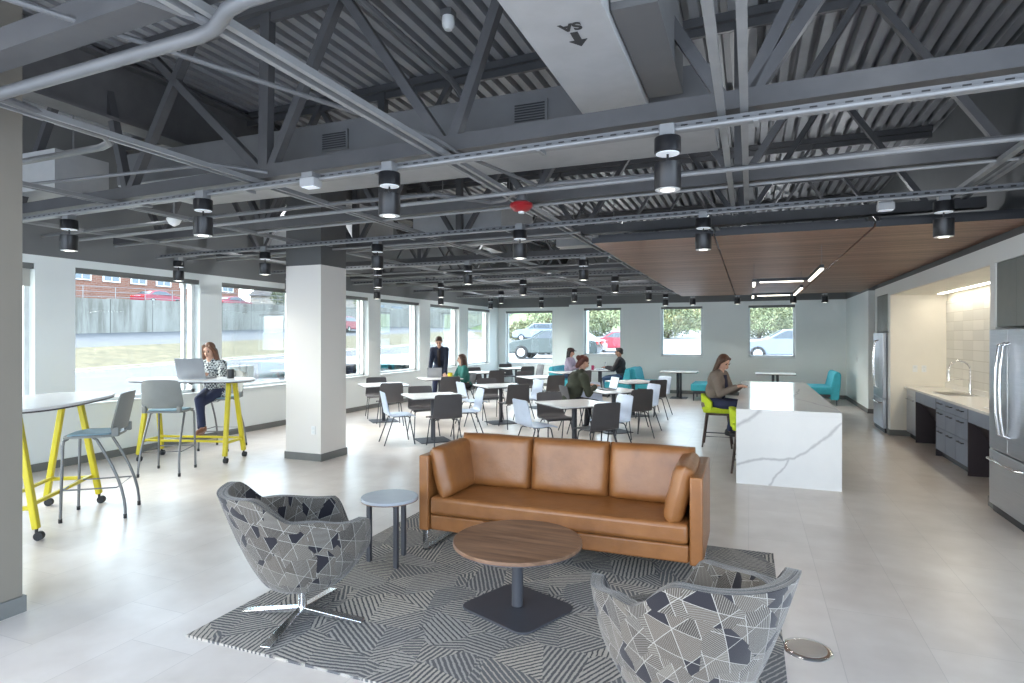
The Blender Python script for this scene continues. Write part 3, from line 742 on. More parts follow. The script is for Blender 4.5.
lounge_chair('grey geometric-patterned swivel armchair seen from behind at the bottom right', (-.25,2.62,RUGZ), R(38))
t = thing('floor_box', 'round metal floor outlet cover beside the rug', 'floor outlet', (.29,3.64,0))
MB().lathe([(.128,.0),(.122,.006),(.105,.008)], n=40).build('rim', m_chrome, t)
MB().lathe([(.10,.0082),(.099,.0095)], n=40).build('cover_plate', mat('brushed_cover', (.42,.41,.39), .35, .7), t)

# ================================================================ high tables and stools
def high_table(label, loc, rz, L=1.72, Wd=.78, legx=.6):
    t = thing('high_table', label, 'high table', loc, rz, 'bar-height tables with yellow legs')
    pts = []
    for k in range(64):
        a = 2*PI*k/64; c, s_ = math.cos(a), math.sin(a)
        pts.append((L/2*math.copysign(abs(c)**.62, c), Wd/2*math.copysign(abs(s_)**.72, s_)))
    MB().prism(pts, 1.098, 1.12).build('tabletop', m_tabletop, t, bevel=.003)
    MB().prism([(x*.985,y*.985) for x,y in pts], 1.084, 1.098).build('table_edge', m_tabledge, t)
    for sx in (-1,1):
        for sy in (-1,1):
            p0 = (sx*(legx-.02), sy*.07, 1.085); p1 = (sx*(legx+.02), sy*.235, .095)
            lg = MB().bar(p0, p1, .058, .05, (0,1,0)).build('leg', m_yellow, t, bevel=.01, seg=3)
            cs = MB(); cs.cyl((p1[0],p1[1],.1),(p1[0],p1[1],.06),.012,n=10)
            cs.cyl((p1[0]-.022,p1[1]+.02,.036),(p1[0]+.022,p1[1]+.02,.036),.036,n=18)
            cs.build('caster', m_rubber, lg)
        MB().bar((sx*(legx+.01),-.2,.27),(sx*(legx+.01),.2,.27),.035,.035).build('end_rail', m_yellow, t, bevel=.004)
        MB().bar((sx*(legx-.02),-.1,1.065),(sx*(legx-.02),.1,1.065),.05,.03).build('top_bracket', m_yellow, t, bevel=.004)
    for sy in (-1,1): MB().bar((-legx,sy*.17,.285),(legx,sy*.17,.285),.03,.03).build('stretcher', m_yellow, t, bevel=.004)
    return t
TB2 = (-7.22,6.17); A2 = R(16)
high_table('pale-topped yellow-legged high table where the person in checks sits', (*TB2,0), A2)
high_table('pale-topped high table with yellow legs partly hidden by the near left column', (-6.07,3.58,0), R(-56), L=1.74, Wd=.85, legx=.56)

def make_stool():
    t = thing('bar_stool', '', 'bar stool', group='grey plastic bar stools at the high tables')
    # seat: slightly dished grid
    def seat_mb(z, w, d, th, y0=0, dish=.012):
        mb = MB(); n = 10
        for s_ in (0,1):
            for j in range(n+1):
                for i in range(n+1):
                    u, v = -1+2*i/n, -1+2*j/n
                    k = (1-abs(u*v)**3*.12)
                    mb.v.append((u*w/2*k, y0+v*d/2*k, z - (th if s_ else 0) - dish*(1-u*u)*(1-v*v) - .02*max(0,v-.6)))
        N = n+1
        for j in range(n):
            for i in range(n):
                a = j*N+i; b = a+N*N; mb.f += [(a,a+1,a+1+N,a+N),(b+N,b+1+N,b+1,b)]
        ring = [i for i in range(N)] + [j*N+n for j in range(1,N)] + [n*N+i for i in range(n-1,-1,-1)] + [j*N for j in range(n-1,0,-1)]
        for k in range(len(ring)):
            a, b = ring[k], ring[(k+1)%len(ring)]; mb.f.append((b,a,a+N*N,b+N*N))
        return mb
    seat_mb(.762,.45,.43,.02).build('seat', m_stoolgrey, t)
    seat_mb(.774,.39,.36,.012,.01).build('seat_pad', m_pad, t)
    mb = MB(); n = 14; m = 12     # curved back
    for s_ in (0,1):
        for j in range(m+1):
            v = j/m; z = .80+.345*v; w = (.47 - .05*v)*(1-.10*max(0,v-.85)/.15 - .12*max(0,.12-v)/.12)
            for i in range(n+1):
                u = -1+2*i/n; yb = -.225-.07*v + .055*u*u - .03*math.sin(PI*v)*0
                mb.v.append((u*w/2, yb - (.014 if s_ else 0), z-.015*(abs(u)**4)*(v > .9)))
    N = n+1; K = N*(m+1)
    for j in range(m):
        for i in range(n):
            a = j*N+i; mb.f += [(a,a+1,a+1+N,a+N),(a+K+N,a+K+1+N,a+K+1,a+K)]
    ring = [i for i in range(N)] + [j*N+n for j in range(1,m+1)] + [m*N+i for i in range(n-1,-1,-1)] + [j*N for j in range(m-1,0,-1)]
    for k in range(len(ring)):
        a, b = ring[k], ring[(k+1)%len(ring)]; mb.f.append((b,a,a+K,b+K))
    mb.build('backrest', m_stoolgrey, t, bevel=.003)
    for s in (-1,1):
        MB().box(s*.19-.022,-.235,.745,s*.19+.022,-.175,.83).build('back_support', m_stoolgrey, t, bevel=.01)
        c = [(s*.17,.165,.735),(s*.2,.185,.72),(s*.205,.19,.68),(s*.215,.205,.03)]
        lg = MB().tube(c, .0125, 10).build('leg', m_stoolleg, t); MB().cyl((s*.215,.205,.035),(s*.215,.205,0),.0155,n=12).build('rubber_foot', m_rubber, lg)
        c = [(s*.17,-.03,.735),(s*.19,-.06,.72)] + [(s*(.19+.035*q), -.06-.23*math.sin(q*PI/2), .72-.69*q) for q in (.1,.22,.35,.5,.65,.8,.92,1)]
        lg = MB().tube(c, .0125, 10).build('leg', m_stoolleg, t); MB().cyl((s*.225,-.288,.04),(s*.225,-.29,0),.0155,n=12).build('rubber_foot', m_rubber, lg)
    z = .285
    MB().tube([(-.21,.2,z),(.21,.2,z)], .008, 8).tube([(-.21,.2,z),(-.225,-.225,z),(.225,-.225,z),(.21,.2,z)], .007, 8).build('footrest', m_stoolleg, t)
    return t
def heading(dx, dy): return math.atan2(-dx, dy)      # +y of the thing turned to (dx, dy)
st = make_stool(); st.location = (-5.84,3.92,0); st.rotation_euler.z = heading(-.42,-.35)
st.scale = (1.05,1.05,1.03)
st['label'] = 'empty grey bar stool in side view beside the left high table'
dup(st, (-6.82,5.5,0), heading(-.27,.5), 'empty grey bar stool seen from behind, before the laptop user in checks')
dup(st, (-7.5,6.92,0), heading(.30,-.95), 'grey bar stool under the person in the checked jacket')
dup(st, (-7.15,3.3,0), heading(.8,.55), 'grey bar stool mostly hidden behind the near column at far left')

# ================================================================ cafe tables and chairs
def make_cafe_table(sz=.88):
    t = thing('cafe_table', '', 'cafe table', group='white square cafe tables set diagonally')
    MB().prism(rrect(sz,sz,.03), .727, .745).build('tabletop', m_tabletop, t, bevel=.002)
    MB().prism(rrect(sz-.006,sz-.006,.03), .715, .727).build('table_edge', m_tabledge, t)
    MB().cyl((0,0,.01),(0,0,.71),.038,n=20).build('pedestal', m_cast, t)
    MB().box(-.2,-.03,.69,.2,.03,.715).box(-.03,-.2,.69,.03,.2,.715).build('top_bracket', m_cast, t)
    MB().prism(rrect(.52,.52,.03), 0,.012).build('base_plate', m_cast, t, bevel=.003)
    return t
def make_chair(m, nm):
    t = thing('cafe_chair', '', 'chair', group='%s cafe chairs' % nm)
    prof = [(.225,.437),(.215,.452),(.18,.458),(.08,.452),(-.06,.444),(-.14,.447),(-.185,.468),(-.208,.51),(-.222,.58),(-.24,.68),(-.262,.78),(-.272,.83)]
    n = 10; mb = MB()
    def wd(i):
        f = i/(len(prof)-1)
        return .235 if i < 6 else .235-.028*((i-5)/(len(prof)-6))**1.5
    N = n+1; M_ = len(prof)
    for s_ in (0,1):
        for i, (y,z) in enumerate(prof):
            a = prof[max(0,i-1)]; b = prof[min(M_-1,i+1)]; tx, tz = b[0]-a[0], b[1]-a[1]; L = math.hypot(tx,tz); nx_, nz_ = tz/L, -tx/L
            for k in range(N):
                u = -1+2*k/n; w = wd(i); bow = .018*u*u*(1 if i > 6 else .4 if i > 2 else -.3)
                cut = .012 if (i in (0,M_-1) and abs(u) > .85) else 0
                yy, zz = y+bow*(1 if i > 6 else 0), z+(bow if i <= 6 else 0) - (cut if i else 0)
                mb.v.append((u*w, yy - nx_*-.011*s_, zz + nz_*.011*s_*-1*-1))
    K = N*M_
    for i in range(M_-1):
        for k in range(n):
            a = i*N+k; mb.f += [(a,a+1,a+1+N,a+N),(a+K+N,a+K+1+N,a+K+1,a+K)]
    ring = [i for i in range(N)] + [j*N+n for j in range(1,M_)] + [(M_-1)*N+i for i in range(n-1,-1,-1)] + [j*N for j in range(M_-2,0,-1)]
    for k in range(len(ring)):
        a, b = ring[k], ring[(k+1)%len(ring)]; mb.f.append((b,a,a+K,b+K))
    mb.build('seat_shell', m, t, ang=50)
    for s in (-1,1):
        MB().tube([(s*.10,.12,.437),(s*.17,.14,.432),(s*.19,.15,.41),(s*.225,.225,0)], .0095, 8).build('leg', m_cast, t)
        MB().tube([(s*.10,-.08,.432),(s*.17,-.1,.43),(s*.19,-.115,.41),(s*.225,-.26,0)], .0095, 8).build('leg', m_cast, t)
    MB().bar((-.12,.12,.433),(-.12,-.09,.433),.018,.01).bar((.12,.12,.433),(.12,-.09,.433),.018,.01).build('seat_frame', m_cast, t)
    return t
tb0 = make_cafe_table(); cd0 = make_chair(m_chairdark, 'charcoal'); cl0 = make_chair(m_chairlight, 'pale blue')
used = {id(tb0):0, id(cd0):0, id(cl0):0}; KEY = {'t':tb0,'d':cd0,'l':cl0}; done = set()
def place(k, loc, rz, label):
    src = KEY[k]
    if k not in done:
        done.add(k); src.location = loc; src.rotation_euler.z = rz; src['label'] = label; return src
    return dup(src, loc, rz, label)
D45 = R(45)
tables = [ # x, y, phrase, chairs: n = near(+x,-y) f = far(-x,+y) l = left(-x,-y) r = right(+x,+y)
 (-6.9,10.4,'left window table nearest the white column', 'nd fd'),
 (-4.85,8.75,'front left table', 'nd fd ll rl'),
 (-2.37,8.47,'front table directly behind the sofa', 'nd fd ll rl'),
 (-6.75,12.5,'table with the yellow mug', 'nd'),
 (-4.6,11.05,'empty table left of the olive-jacket person', 'nd fd ll rl'),
 (-2.28,10.75,'table with the bright-screen laptop', 'nd rl fl'),
 (-2.35,13.1,'table just before the teal booths', 'nd rl'),
 (-4.7,13.75,'far middle table before the wall pier', 'nd fd'),
 (-6.75,15.1,'table behind the person in green', 'nd fd'),
 (-6.75,17.45,'farthest table under the parking lot window', 'nd fd rd'),
 (-4.6,15.9,'far table beside the leftmost booth', 'nd')]
KN = {'d':'charcoal', 'l':'pale blue'}
SD = {'n':((1,-1),'on the camera side of'), 'f':((-1,1),'on the window side of'), 'l':((-1,-1),'left of'), 'r':((1,1),'right of')}
for (x,y,ph,ch) in tables:
    place('t', (x,y,0), D45, 'white square-topped cafe table: ' + ph.replace('the ', '', 1) if False else 'white square cafe table: the ' + ph)
    for c in ch.split():
        (dx,dy), w = SD[c[0]]; o = .43 + random.uniform(-.02,.04)
        j = random.uniform(-.10,.10)
        place(c[1], (x+dx*o, y+dy*o, 0), heading(-dx,-dy)+j, '%s cafe chair %s the %s' % (KN[c[1]], w, ph))
place('d', (-2.90,10.48,0), heading(.8,.6), 'charcoal cafe chair under the person in the olive jacket')
place('d', (-6.40,13.08,0), heading(-.75,-.75), 'charcoal cafe chair under the person in the green sweater')

# ================================================================ booths along the back wall
def booth(x, y, face, label, w=1.25):
    """bench with high padded back; face = +1 sits looking to +x"""
    t = thing('booth_bench', label, 'booth', (x,y,0), 0, 'teal upholstered booth benches')
    f = face
    def bx(mb, x0, x1, y0, y1, z0, z1): a, b = sorted((x0*f, x1*f)); return mb.box(a,y0,z0,b,y1,z1)
    bx(MB(), -.02,.52,-w/2,w/2,.27,.45).build('seat', m_teal, t, bevel=.03, seg=3)
    prof = [(-.16,.14),(0.02,.14),(.02,.45),(-.02,.62),(-.055,.78),(-.10,.83),(-.17,.83),(-.21,.78),(-.2,.5)]
    mb = MB().prism([(a*f,b) for a,b in prof], -w/2, w/2, 'y'); mb.build('backrest', m_teal, t, bevel=.025, seg=3)
    bx(MB(), .0,.46,-w/2+.04,w/2-.04,.2,.27).build('base_frame', m_cast, t)
    for (a,b) in ((.45,-w/2+.08),(.45,w/2-.08),(-.12,-w/2+.08),(-.12,w/2-.08)): MB().cyl((a*f,b,.2),(a*f,b,0),.02,.014,n=10).build('leg', m_cast, t)
booth(-5.3,17.5,1,'leftmost teal booth bench, behind the person in the cap')
booth(-3.28,17.3,-1,'teal booth bench the person with glasses and dark shirt leans on')
booth(-2.92,17.45,1,'teal booth bench facing right, back to back with the glasses wearer')
booth(-.95,17.3,-1,'teal booth bench partly hidden behind the person at the island')
booth(1.88,17.4,-1,'teal booth bench at the far right corner beside the white wall')
def booth_table(x, y, L, label, pur=('d',)):
    t = thing('booth_table', label, 'table', (x,y,0), 0, 'rectangular booth tables')
    MB().prism(rrect(L,.75,.08), .727,.745).build('tabletop', m_tabletop, t, bevel=.002)
    MB().prism(rrect(L-.006,.744,.08), .712,.727).build('table_edge', m_tabledge, t)
    for s in (-1,1): MB().cyl((s*.05,-.12*s,0.01),(s*.05,-.12*s,.712),.035,n=16).build('pedestal', m_cast, t)
    MB().prism(rrect(.45,.55,.03), 0,.012).build('base_plate', m_cast, t)
booth_table(-4.08,17.35,.85,'booth table between the person in the cap and the one with glasses')
booth_table(-1.84,17.35,1.0,'empty booth table under the middle back window')
booth_table(.62,17.35,.98,'booth table seen beyond the island, under the right back window')

# ================================================================ island
t = thing('kitchen_island', 'long white quartz waterfall island with grey veins', 'island', (-.15,7.49,0))
MB().box(0,0,.81,1.09,4.73,.865).build('countertop', m_marble, t, smooth=False, bevel=.002)
MB().box(0,0,0,1.09,.05,.8102).build('waterfall_panel', m_marble, t, smooth=False)
MB().box(0,4.68,0,1.09,4.73,.8102).build('waterfall_panel', m_marble, t, smooth=False)
MB().box(.42,.05,0,1.08,4.68,.81).build('island_cabinet', m_cab, t, smooth=False)
def counter_stool(label, loc, rz):
    t = thing('counter_stool', label, 'counter stool', loc, rz, 'lime green counter stools at the island')
    MB().prism(rrect(.42,.42,.06), .53,.62).build('seat', m_lime, t, bevel=.02, seg=3)
    mb = MB(); n = 14; m = 6
    for s_ in (0,1):
        for j in range(m+1):
            v = j/m
            for i in range(n+1):
                u = -1+2*i/n; a = u*R(72)
                rr = .235 - .05*s_ + .02*v
                mb.v.append((rr*math.sin(a), -rr*math.cos(a)+.0, 0.56+ (.25-.10*abs(u)**2.5)*v))
    N = n+1; K = N*(m+1)
    for j in range(m):
        for i in range(n):
            a = j*N+i; mb.f += [(a,a+1,a+1+N,a+N),(a+K+N,a+K+1+N,a+K+1,a+K)]
    ring = [i for i in range(N)] + [j*N+n for j in range(1,m+1)] + [m*N+i for i in range(n-1,-1,-1)] + [j*N for j in range(m-1,0,-1)]
    for k in range(len(ring)):
        a, b = ring[k], ring[(k+1)%len(ring)]; mb.f.append((b,a,a+K,b+K))
    mb.build('backrest', m_lime, t, bevel=.012, seg=3, ang=60)
    for (sx,sy) in ((-1,-1),(1,-1),(-1,1),(1,1)):
        MB().tube([(sx*.15,sy*.15,.54),(sx*.215,sy*.215,0)], [.02,.013], 10).build('leg', m_darkwood, t)
    MB().box(-.16,-.16,.49,.16,.16,.53).build('seat_frame', m_darkwood, t, bevel=.006)
    q = .198; MB().tube([(-q,-q,.17),(q,-q,.17),(q,q,.17),(-q,q,.17),(-q,-q,.17)], .008, 8).build('footrest', m_cast, t)
counter_stool('lime green counter stool under the person at the island', (-.47,9.95,0), heading(1,0))
counter_stool('empty lime green counter stool tucked against the near end of the island', (-.0,8.2,0), heading(1,0))

# ================================================================ kitchen wall
def fridge(label, y0, loc_x=2.19):
    t = thing('refrigerator', label, 'refrigerator', (loc_x,y0,0)); w = .9
    MB().box(.05,0,.04,.75,w,1.77).build('cabinet_body', mat('fridge_side_grey', (.20,.21,.23), .4, .3), t, bevel=.004)
    for (a,b) in ((.003,w/2-.003),(w/2+.003,w-.003)):
        dr = MB().box(-.0,a,.62,.05,b,1.775).build('door', m_stain, t, bevel=.006, seg=3)
        yy = b-.05 if a < .1 else a+.05
        MB().tube([(0,yy,.78),(-.05,yy,.80),(-.07,yy,1.0),(-.075,yy,1.2),(-.07,yy,1.4),(-.05,yy,1.62),(0,yy,1.64)], .013, 10).build('handle', m_chrome, dr)
    dr = MB().box(0,.003,.08,.05,w-.003,.605).build('freezer_drawer', m_stain, t, bevel=.006, seg=3)
    MB().tube([(0,.1,.53),(-.05,.12,.53),(-.06,.45,.53),(-.05,.78,.53),(0,.8,.53)], .012, 10).build('handle', m_chrome, dr)
    MB().box(.03,.01,0,.7,w-.01,.08).build('toe_grille', m_black, t)
fridge('stainless french door refrigerator at the far end of the kitchen wall', 12.33)
fridge('stainless french door refrigerator at the right edge of the view', 6.35)
for (y0,y1,z0,lab) in ((12.28,13.27,1.80,'grey upper cabinet above the far refrigerator'),(6.33,7.27,1.80,'grey upper cabinet above the near refrigerator')):
    t = thing('upper_cabinet', lab, 'cabinet', (2.26,y0,z0)); h = 2.425-z0+(.04 if y0 > 9 else 0); w = y1-y0
    MB().box(.02,0,0,.6,w,h).build('carcass', m_cabup, t, smooth=False)
    for (a,b) in ((.002,w/2-.002),(w/2+.002,w-.002)): MB().box(0,a,0,.02,b,h).build('door', m_cabup, t, smooth=False)
CX = 2.48
t = thing('kitchen_counter', 'long white quartz countertop with two sink cutouts in the alcove', 'countertop', (CX-.02,7.44,.82))
MB().box(0,.01,.005,.60,4.64,.04).build('slab', m_counter, t, bevel=.003)
MB().box(.585,.01,.04,.60,4.64,.12).build('backsplash', m_counter, t)
for (yy, lab) in ((10.55,'far'),(8.35,'near')):
    s_ = thing('kitchen_sink', 'undermount stainless sink at the %s end of the counter' % lab, 'sink', (CX+.08,yy-7.44+7.44,.84))
    MB().prism(rrect(.40,.62,.05,cx=.22,cy=.1), .021,.0235).build('rim', m_stain, s_)
    MB().prism(rrect(.36,.58,.05,cx=.22,cy=.1), .0235,.0245).build('basin', mat('sink_shadow', (.16,.15,.14), .3, .6), s_)
t = thing('kitchen_faucet', 'tall chrome spring gooseneck faucet over the counter', 'faucet', (2.98,10.6,.861))
MB().lathe([(.03,0),(.03,.01),(.02,.02),(.018,.16)]).build('base', m_chrome, t)
arc = [(0,0,.15),(0,0,.36)] + [(-.13+.13*math.cos(R(a)),0,.36+.13*math.sin(R(a))) for a in range(20,181,20)] + [(-.26,0,.30)]
MB().tube(arc, .009, 10).build('spring_neck', m_chrome, t)
sp = []
for k in range(420):
    f = k/419*(len(arc)-1); i = min(int(f), len(arc)-2); p = V(*arc[i]).lerp(V(*arc[i+1]), f-i)
    tn = (V(*arc[i+1])-V(*arc[i])).normalized(); u = tn.cross(V(0,1,0)).normalized(); a = k*2*PI/10
    sp.append(p + (u*math.cos(a)+V(0,1,0)*math.sin(a))*.014)
MB().tube(sp, .003, 4).build('spring_coil', m_chrome, t)
MB().cyl((-.26,0,.31),(-.26,0,.19),.014,.02,n=14).build('spray_head', m_chrome, t)
MB().tube([(0,0,.22),(-.26,0,.22)], .005, 8).build('docking_arm', m_chrome, t)
MB().tube([(0,-.02,.06),(0,-.08,.09)], .006, 8).build('lever', m_chrome, t)
# base units, far to near
t = thing('dishwasher', 'stainless dishwasher at the far end of the counter', 'dishwasher', (CX,11.42,0))
MB().box(.02,0,.1,.58,.6,.82).build('cabinet_body', m_cast, t); dr = MB().box(0,.003,.1,.02,.597,.70).build('door', m_stain, t, bevel=.003)
MB().box(0,.003,.705,.02,.597,.82).build('control_panel', m_stain, t, bevel=.003)
MB().tube([(0,.08,.66),(-.03,.08,.66),(-.03,.52,.66),(0,.52,.66)], .008, 8).build('handle', m_chrome, dr)
MB().box(.06,0,0,.6,.6,.1).build('toe_kick', m_black, t)
def knee(y0, y1, lab):
    t = thing('sink_base', lab, 'cabinet', (CX,y0,0)); w = y1-y0
    MB().box(0,.02,.66,.02,w-.02,.82).build('apron', m_cab, t, smooth=False)
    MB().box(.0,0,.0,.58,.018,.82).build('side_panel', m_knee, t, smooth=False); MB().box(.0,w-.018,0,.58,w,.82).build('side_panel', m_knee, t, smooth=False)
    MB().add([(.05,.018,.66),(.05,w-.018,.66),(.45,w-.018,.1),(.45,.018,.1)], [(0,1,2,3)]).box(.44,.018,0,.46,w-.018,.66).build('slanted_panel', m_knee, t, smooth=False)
def drawers(y0, y1, nd_, lab):
    t = thing('drawer_cabinet', lab, 'cabinet', (CX,y0,0)); w = y1-y0
    MB().box(.02,0,.1,.58,w,.82).build('carcass', m_cab, t, smooth=False)
    MB().box(.07,0,0,.6,w,.1).build('toe_kick', m_black, t, smooth=False)
    hs = [.82,.68,.42,.10] if nd_ == 3 else [.82,.66,.48,.29,.10]
    for k in range(len(hs)-1):
        d = MB().box(0,.004,hs[k+1]+.004,.02,w-.004,hs[k]-.004).build('drawer_front', m_cab, t, smooth=False)
        MB().bar((-.025,w*.28,hs[k]-.05),(-.025,w*.72,hs[k]-.05),.012,.012).bar((-.025,w*.3,hs[k]-.05),(0,w*.3,hs[k]-.05),.01,.01).bar((-.025,w*.7,hs[k]-.05),(0,w*.7,hs[k]-.05),.01,.01).build('handle', m_black, d)
knee(10.27,11.42,'open knee space under the far sink beside the dishwasher')
drawers(9.83,10.27,3,'narrow blue-grey drawer unit next to the far knee space')
drawers(9.4,9.83,3,'blue-grey drawer unit second from the far knee space')
drawers(8.92,9.4,3,'blue-grey drawer unit beside the near dark knee space')
knee(7.9,8.92,'dark open knee space under the near sink')
tag(MB().box(CX,7.44,0,CX+.58,7.88,.82).build('end_panel', m_white, smooth=False), 'white end panel unit of the counter beside the near refrigerator', 'cabinet')
# ================================================================ people
def remesh(mb, vox, smooth_it=5, fac=.5):
    me = bpy.data.meshes.new('t'); me.from_pydata(mb.v, [], mb.f)
    bm = bmesh.new(); bm.from_mesh(me); bmesh.ops.recalc_face_normals(bm, faces=bm.faces); bm.to_mesh(me); bm.free()
    o = bpy.data.objects.new('t', me); COL.objects.link(o)
    r = o.modifiers.new('r','REMESH'); r.mode = 'VOXEL'; r.voxel_size = vox
    s = o.modifiers.new('s','SMOOTH'); s.iterations = smooth_it; s.factor = fac
    bpy.context.view_layer.update()
    m2 = bpy.data.meshes.new_from_object(o.evaluated_get(bpy.context.evaluated_depsgraph_get()))
    bpy.data.objects.remove(o); return m2
def organic(mb, name, m, parent, vox=.009, it=4):
    me = remesh(mb, vox, it); me.name = name; me.materials.clear(); me.materials.append(m)
    me.polygons.foreach_set('use_smooth', [True]*len(me.polygons))
    o = bpy.data.objects.new(name, me); COL.objects.link(o); o.parent = parent; return o
def ik(a, b, l1, l2, pole):
    a, b = V(*a), V(*b); d = b-a; L = min(d.length, (l1+l2)*.995); u = d.normalized()
    x = (l1*l1-l2*l2+L*L)/(2*L); h = math.sqrt(max(0, l1*l1-x*x)); p = V(*pole); p = (p-u*p.dot(u)).normalized()
    return a+u*x+p*h
def skin(c): return mat('skin', c, .5, 0, .04, 20)
SK1 = skin((.56,.33,.24)); SK2 = skin((.40,.22,.15)); m_eye = mat('eye', (.02,.015,.012), .2); m_lip = mat('lips', (.42,.13,.12), .4)
m_brow = mat('brow', (.05,.03,.02), .8)
def person(label, loc, rz, pose, look):
    t = thing('person', label, 'person', loc, rz); t.scale = (look.get('size',1),)*3
    g = pose.get; sh = g('seat', .45); stand = g('stand', False)
    pel = V(0,0,sh+.10) if not stand else V(0,-.05,.93)
    lean = R(g('lean', 8)); up = V(0, math.sin(lean), math.cos(lean)); fw = V(0, math.cos(lean), -math.sin(lean))
    sc = g('scale', 1.0); tw = g('shoulder', .175)*sc
    neck = pel + up*.50*sc; hl = R(g('headlean', 15)); yaw = R(g('yaw', 0))
    hd = neck + V(0, math.sin(hl*.8), math.cos(hl*.8))*.135*sc
    HM = Matrix.Rotation(yaw, 3, 'Z') @ Matrix.Rotation(-hl, 3, 'X')
    def H(x, y, z): return hd + HM @ V(x, y, z)
    b = MB()
    # torso
    b.sph(pel+up*.02, (.155,.105,.10)); b.sph(pel+up*.18, (.125,.09,.15)); b.sph(pel+up*.34, (.15,.10,.15))
    b.cap(pel+up*.42+V(-.12,0,0)*sc, pel+up*.42+V(.12,0,0)*sc, .055); b.cap(pel+up*.44, neck+up*.06, .058, .05)
    b.cap(neck+up*.03, hd+HM@V(0,-.02,-.05), .048, .045)
    # head: skull, face, jaw, nose, ears
    b.sph(hd+HM@V(0,-.012,.03), (.073,.092,.085), 20, 14, HM); b.sph(hd+HM@V(0,.022,-.02), (.058,.062,.085), 20, 14, HM)
    b.sph(hd+HM@V(0,.052,-.078), (.028,.024,.022), 12, 8, HM)
    b.cap(H(0,.082,.006), H(0,.102,-.026), .008, .013); b.sph(H(0,.085,-.05), (.022,.012,.010), 12, 8, HM)
    for s in (-1,1): b.sph(H(s*.072,-.005,-.008), (.010,.018,.030), 10, 8, HM)
    # legs
    legs = []
    for k, s in enumerate((-1,1)):
        hip = pel + V(s*.085,0,-.01)
        if stand:
            ft = V(s*.12, .0 + (.1 if s > 0 else -.05), .07); kn = ik(hip, ft, .44, .43, (s*.1,1,0))
        else:
            cross = g('cross', 0)
            ft = V(*g('feet', [(-.10,.36,.07),(.10,.40,.07)])[k]); 
            kn = ik(hip, ft, .44, .42, (g('kneeout', .15)*s,.6,1))
        legs.append((hip, kn, ft, s))
        b.cap(hip, kn, .078, .055, 16); b.cap(kn, ft, .053, .036, 14)
        b.cap(ft+V(0,-.02,-.02), ft+V(0,.14,-.045), .032, .026)
    # arms and hands
    arms = []
    for k, s in enumerate((-1,1)):
        S0 = pel + up*.425 + V(s*tw,0,0); hand = V(*g('hands', [(-.12,.42,.78),(.12,.42,.78)])[k])
        el = ik(S0, hand, .285, .255, (s*g('elbowout', .7),-.5,-1)); arms.append((S0, el, hand, s))
        b.cap(S0, el, .052, .038, 14); b.cap(el, hand, .037, .025, 14)
        f = (hand-el).normalized(); f = V(f.x, f.y, f.z*g('handflat', .4)).normalized(); sd = f.cross(V(0,0,1)).normalized()*s; dn = sd.cross(f)*s
        dn = V(0,0,-1)
        b.cap(hand, hand+f*.05, .022, .026); b.cap(hand+f*.05-sd*.018, hand+f*.075-sd*.018, .014); b.cap(hand+f*.05+sd*.018, hand+f*.075+sd*.018, .014)
        for q, ln in enumerate((.062,.074,.07,.054)):
            p0 = hand+f*.07+sd*(-.030+.02*q)*-1; p1 = p0+f*ln*.5+dn*.006; p2 = p1+f*ln*.45+dn*.022
            b.cap(p0, p1, .0095, .0085, 8); b.cap(p1, p2, .0085, .0075, 8)
        p0 = hand+f*.025-sd*.022; p1 = p0-sd*.022+f*.03; p2 = p1+f*.028+dn*.012
        b.cap(p0, p1, .0115, .0095, 8); b.cap(p1, p2, .0095, .008, 8)
    body = organic(b, 'body', look.get('skin', SK1), t, .0072, 3)
    for s in (-1,1):
        e = MB().sph(H(s*.030,.076,.012), .0105, 12, 8); e.build('eye', m_eye, t)
        MB().bar(H(s*.018,.086,.034), H(s*.044,.076,.034), .006,.006).build('eyebrow', look.get('brow', m_brow), t)
    MB().sph(H(0,.094,-.05), (.019,.006,.006), 12, 8, HM).build('mouth', m_lip, t)
    # clothes
    c = MB(); ex = look.get('ease', .016)
    c.sph(pel+up*.0, (.165+ex*.3,.118+ex,.11)); c.sph(pel+up*.18, (.14+ex,.105+ex,.17)); c.sph(pel+up*.33, (.162+ex*.7,.112+ex,.17))
    c.cap(pel+up*.405+V(-.13,0,0)*sc, pel+up*.405+V(.13,0,0)*sc, .064+ex*.5)
    for s in (-1,1): c.cap(neck-up*.03+V(s*.03,0,0), pel+up*.42+V(s*tw*.9,0,0), .05+ex*.3, .052+ex*.3)
    if look.get('hem'):
        c.sph(pel+V(0,-.0,-.04), (.19,.15,.13))
    cuff = look.get('sleeve', .93)
    for (S0, el, hand, s) in arms:
        c.cap(S0, el, .062+ex*.4, .05+ex*.2, 14); c.cap(el, el.lerp(hand, cuff), .05+ex*.2, .036+ex*.2, 14)
    organic(c, look.get('topname', 'sweater'), look['top'], t, .011, 4)
    if look.get('inner'):      # open jacket front showing a shirt
        w = MB(); p0 = pel+up*.44+fw*(.085+ex); 
        w.add([pel+up*.46+fw*(.06+ex)+V(-.045,0,0), pel+up*.46+fw*(.06+ex)+V(.045,0,0), pel+up*.30+fw*(.13+ex)+V(.035,0,0), pel+up*.30+fw*(.13+ex)+V(-.035,0,0), pel+up*.08+fw*(.128+ex)+V(.03,0,0), pel+up*.08+fw*(.128+ex)+V(-.03,0,0)], [(0,1,2,3),(3,2,4,5)])
        n_ = w.build('shirt_front', look['inner'], t); so = n_.modifiers.new('s','SOLIDIFY'); so.thickness = .02; so.offset = 0
    c = MB(); c.sph(pel+up*.0, (.168,.122,.11))
    for (hip, kn, ft, s) in legs:
        c.cap(hip, kn, .09, .065, 16); c.cap(kn, kn.lerp(ft,.9), .064, .05, 14)
    organic(c, 'trousers', look['legs'], t, .011, 4)
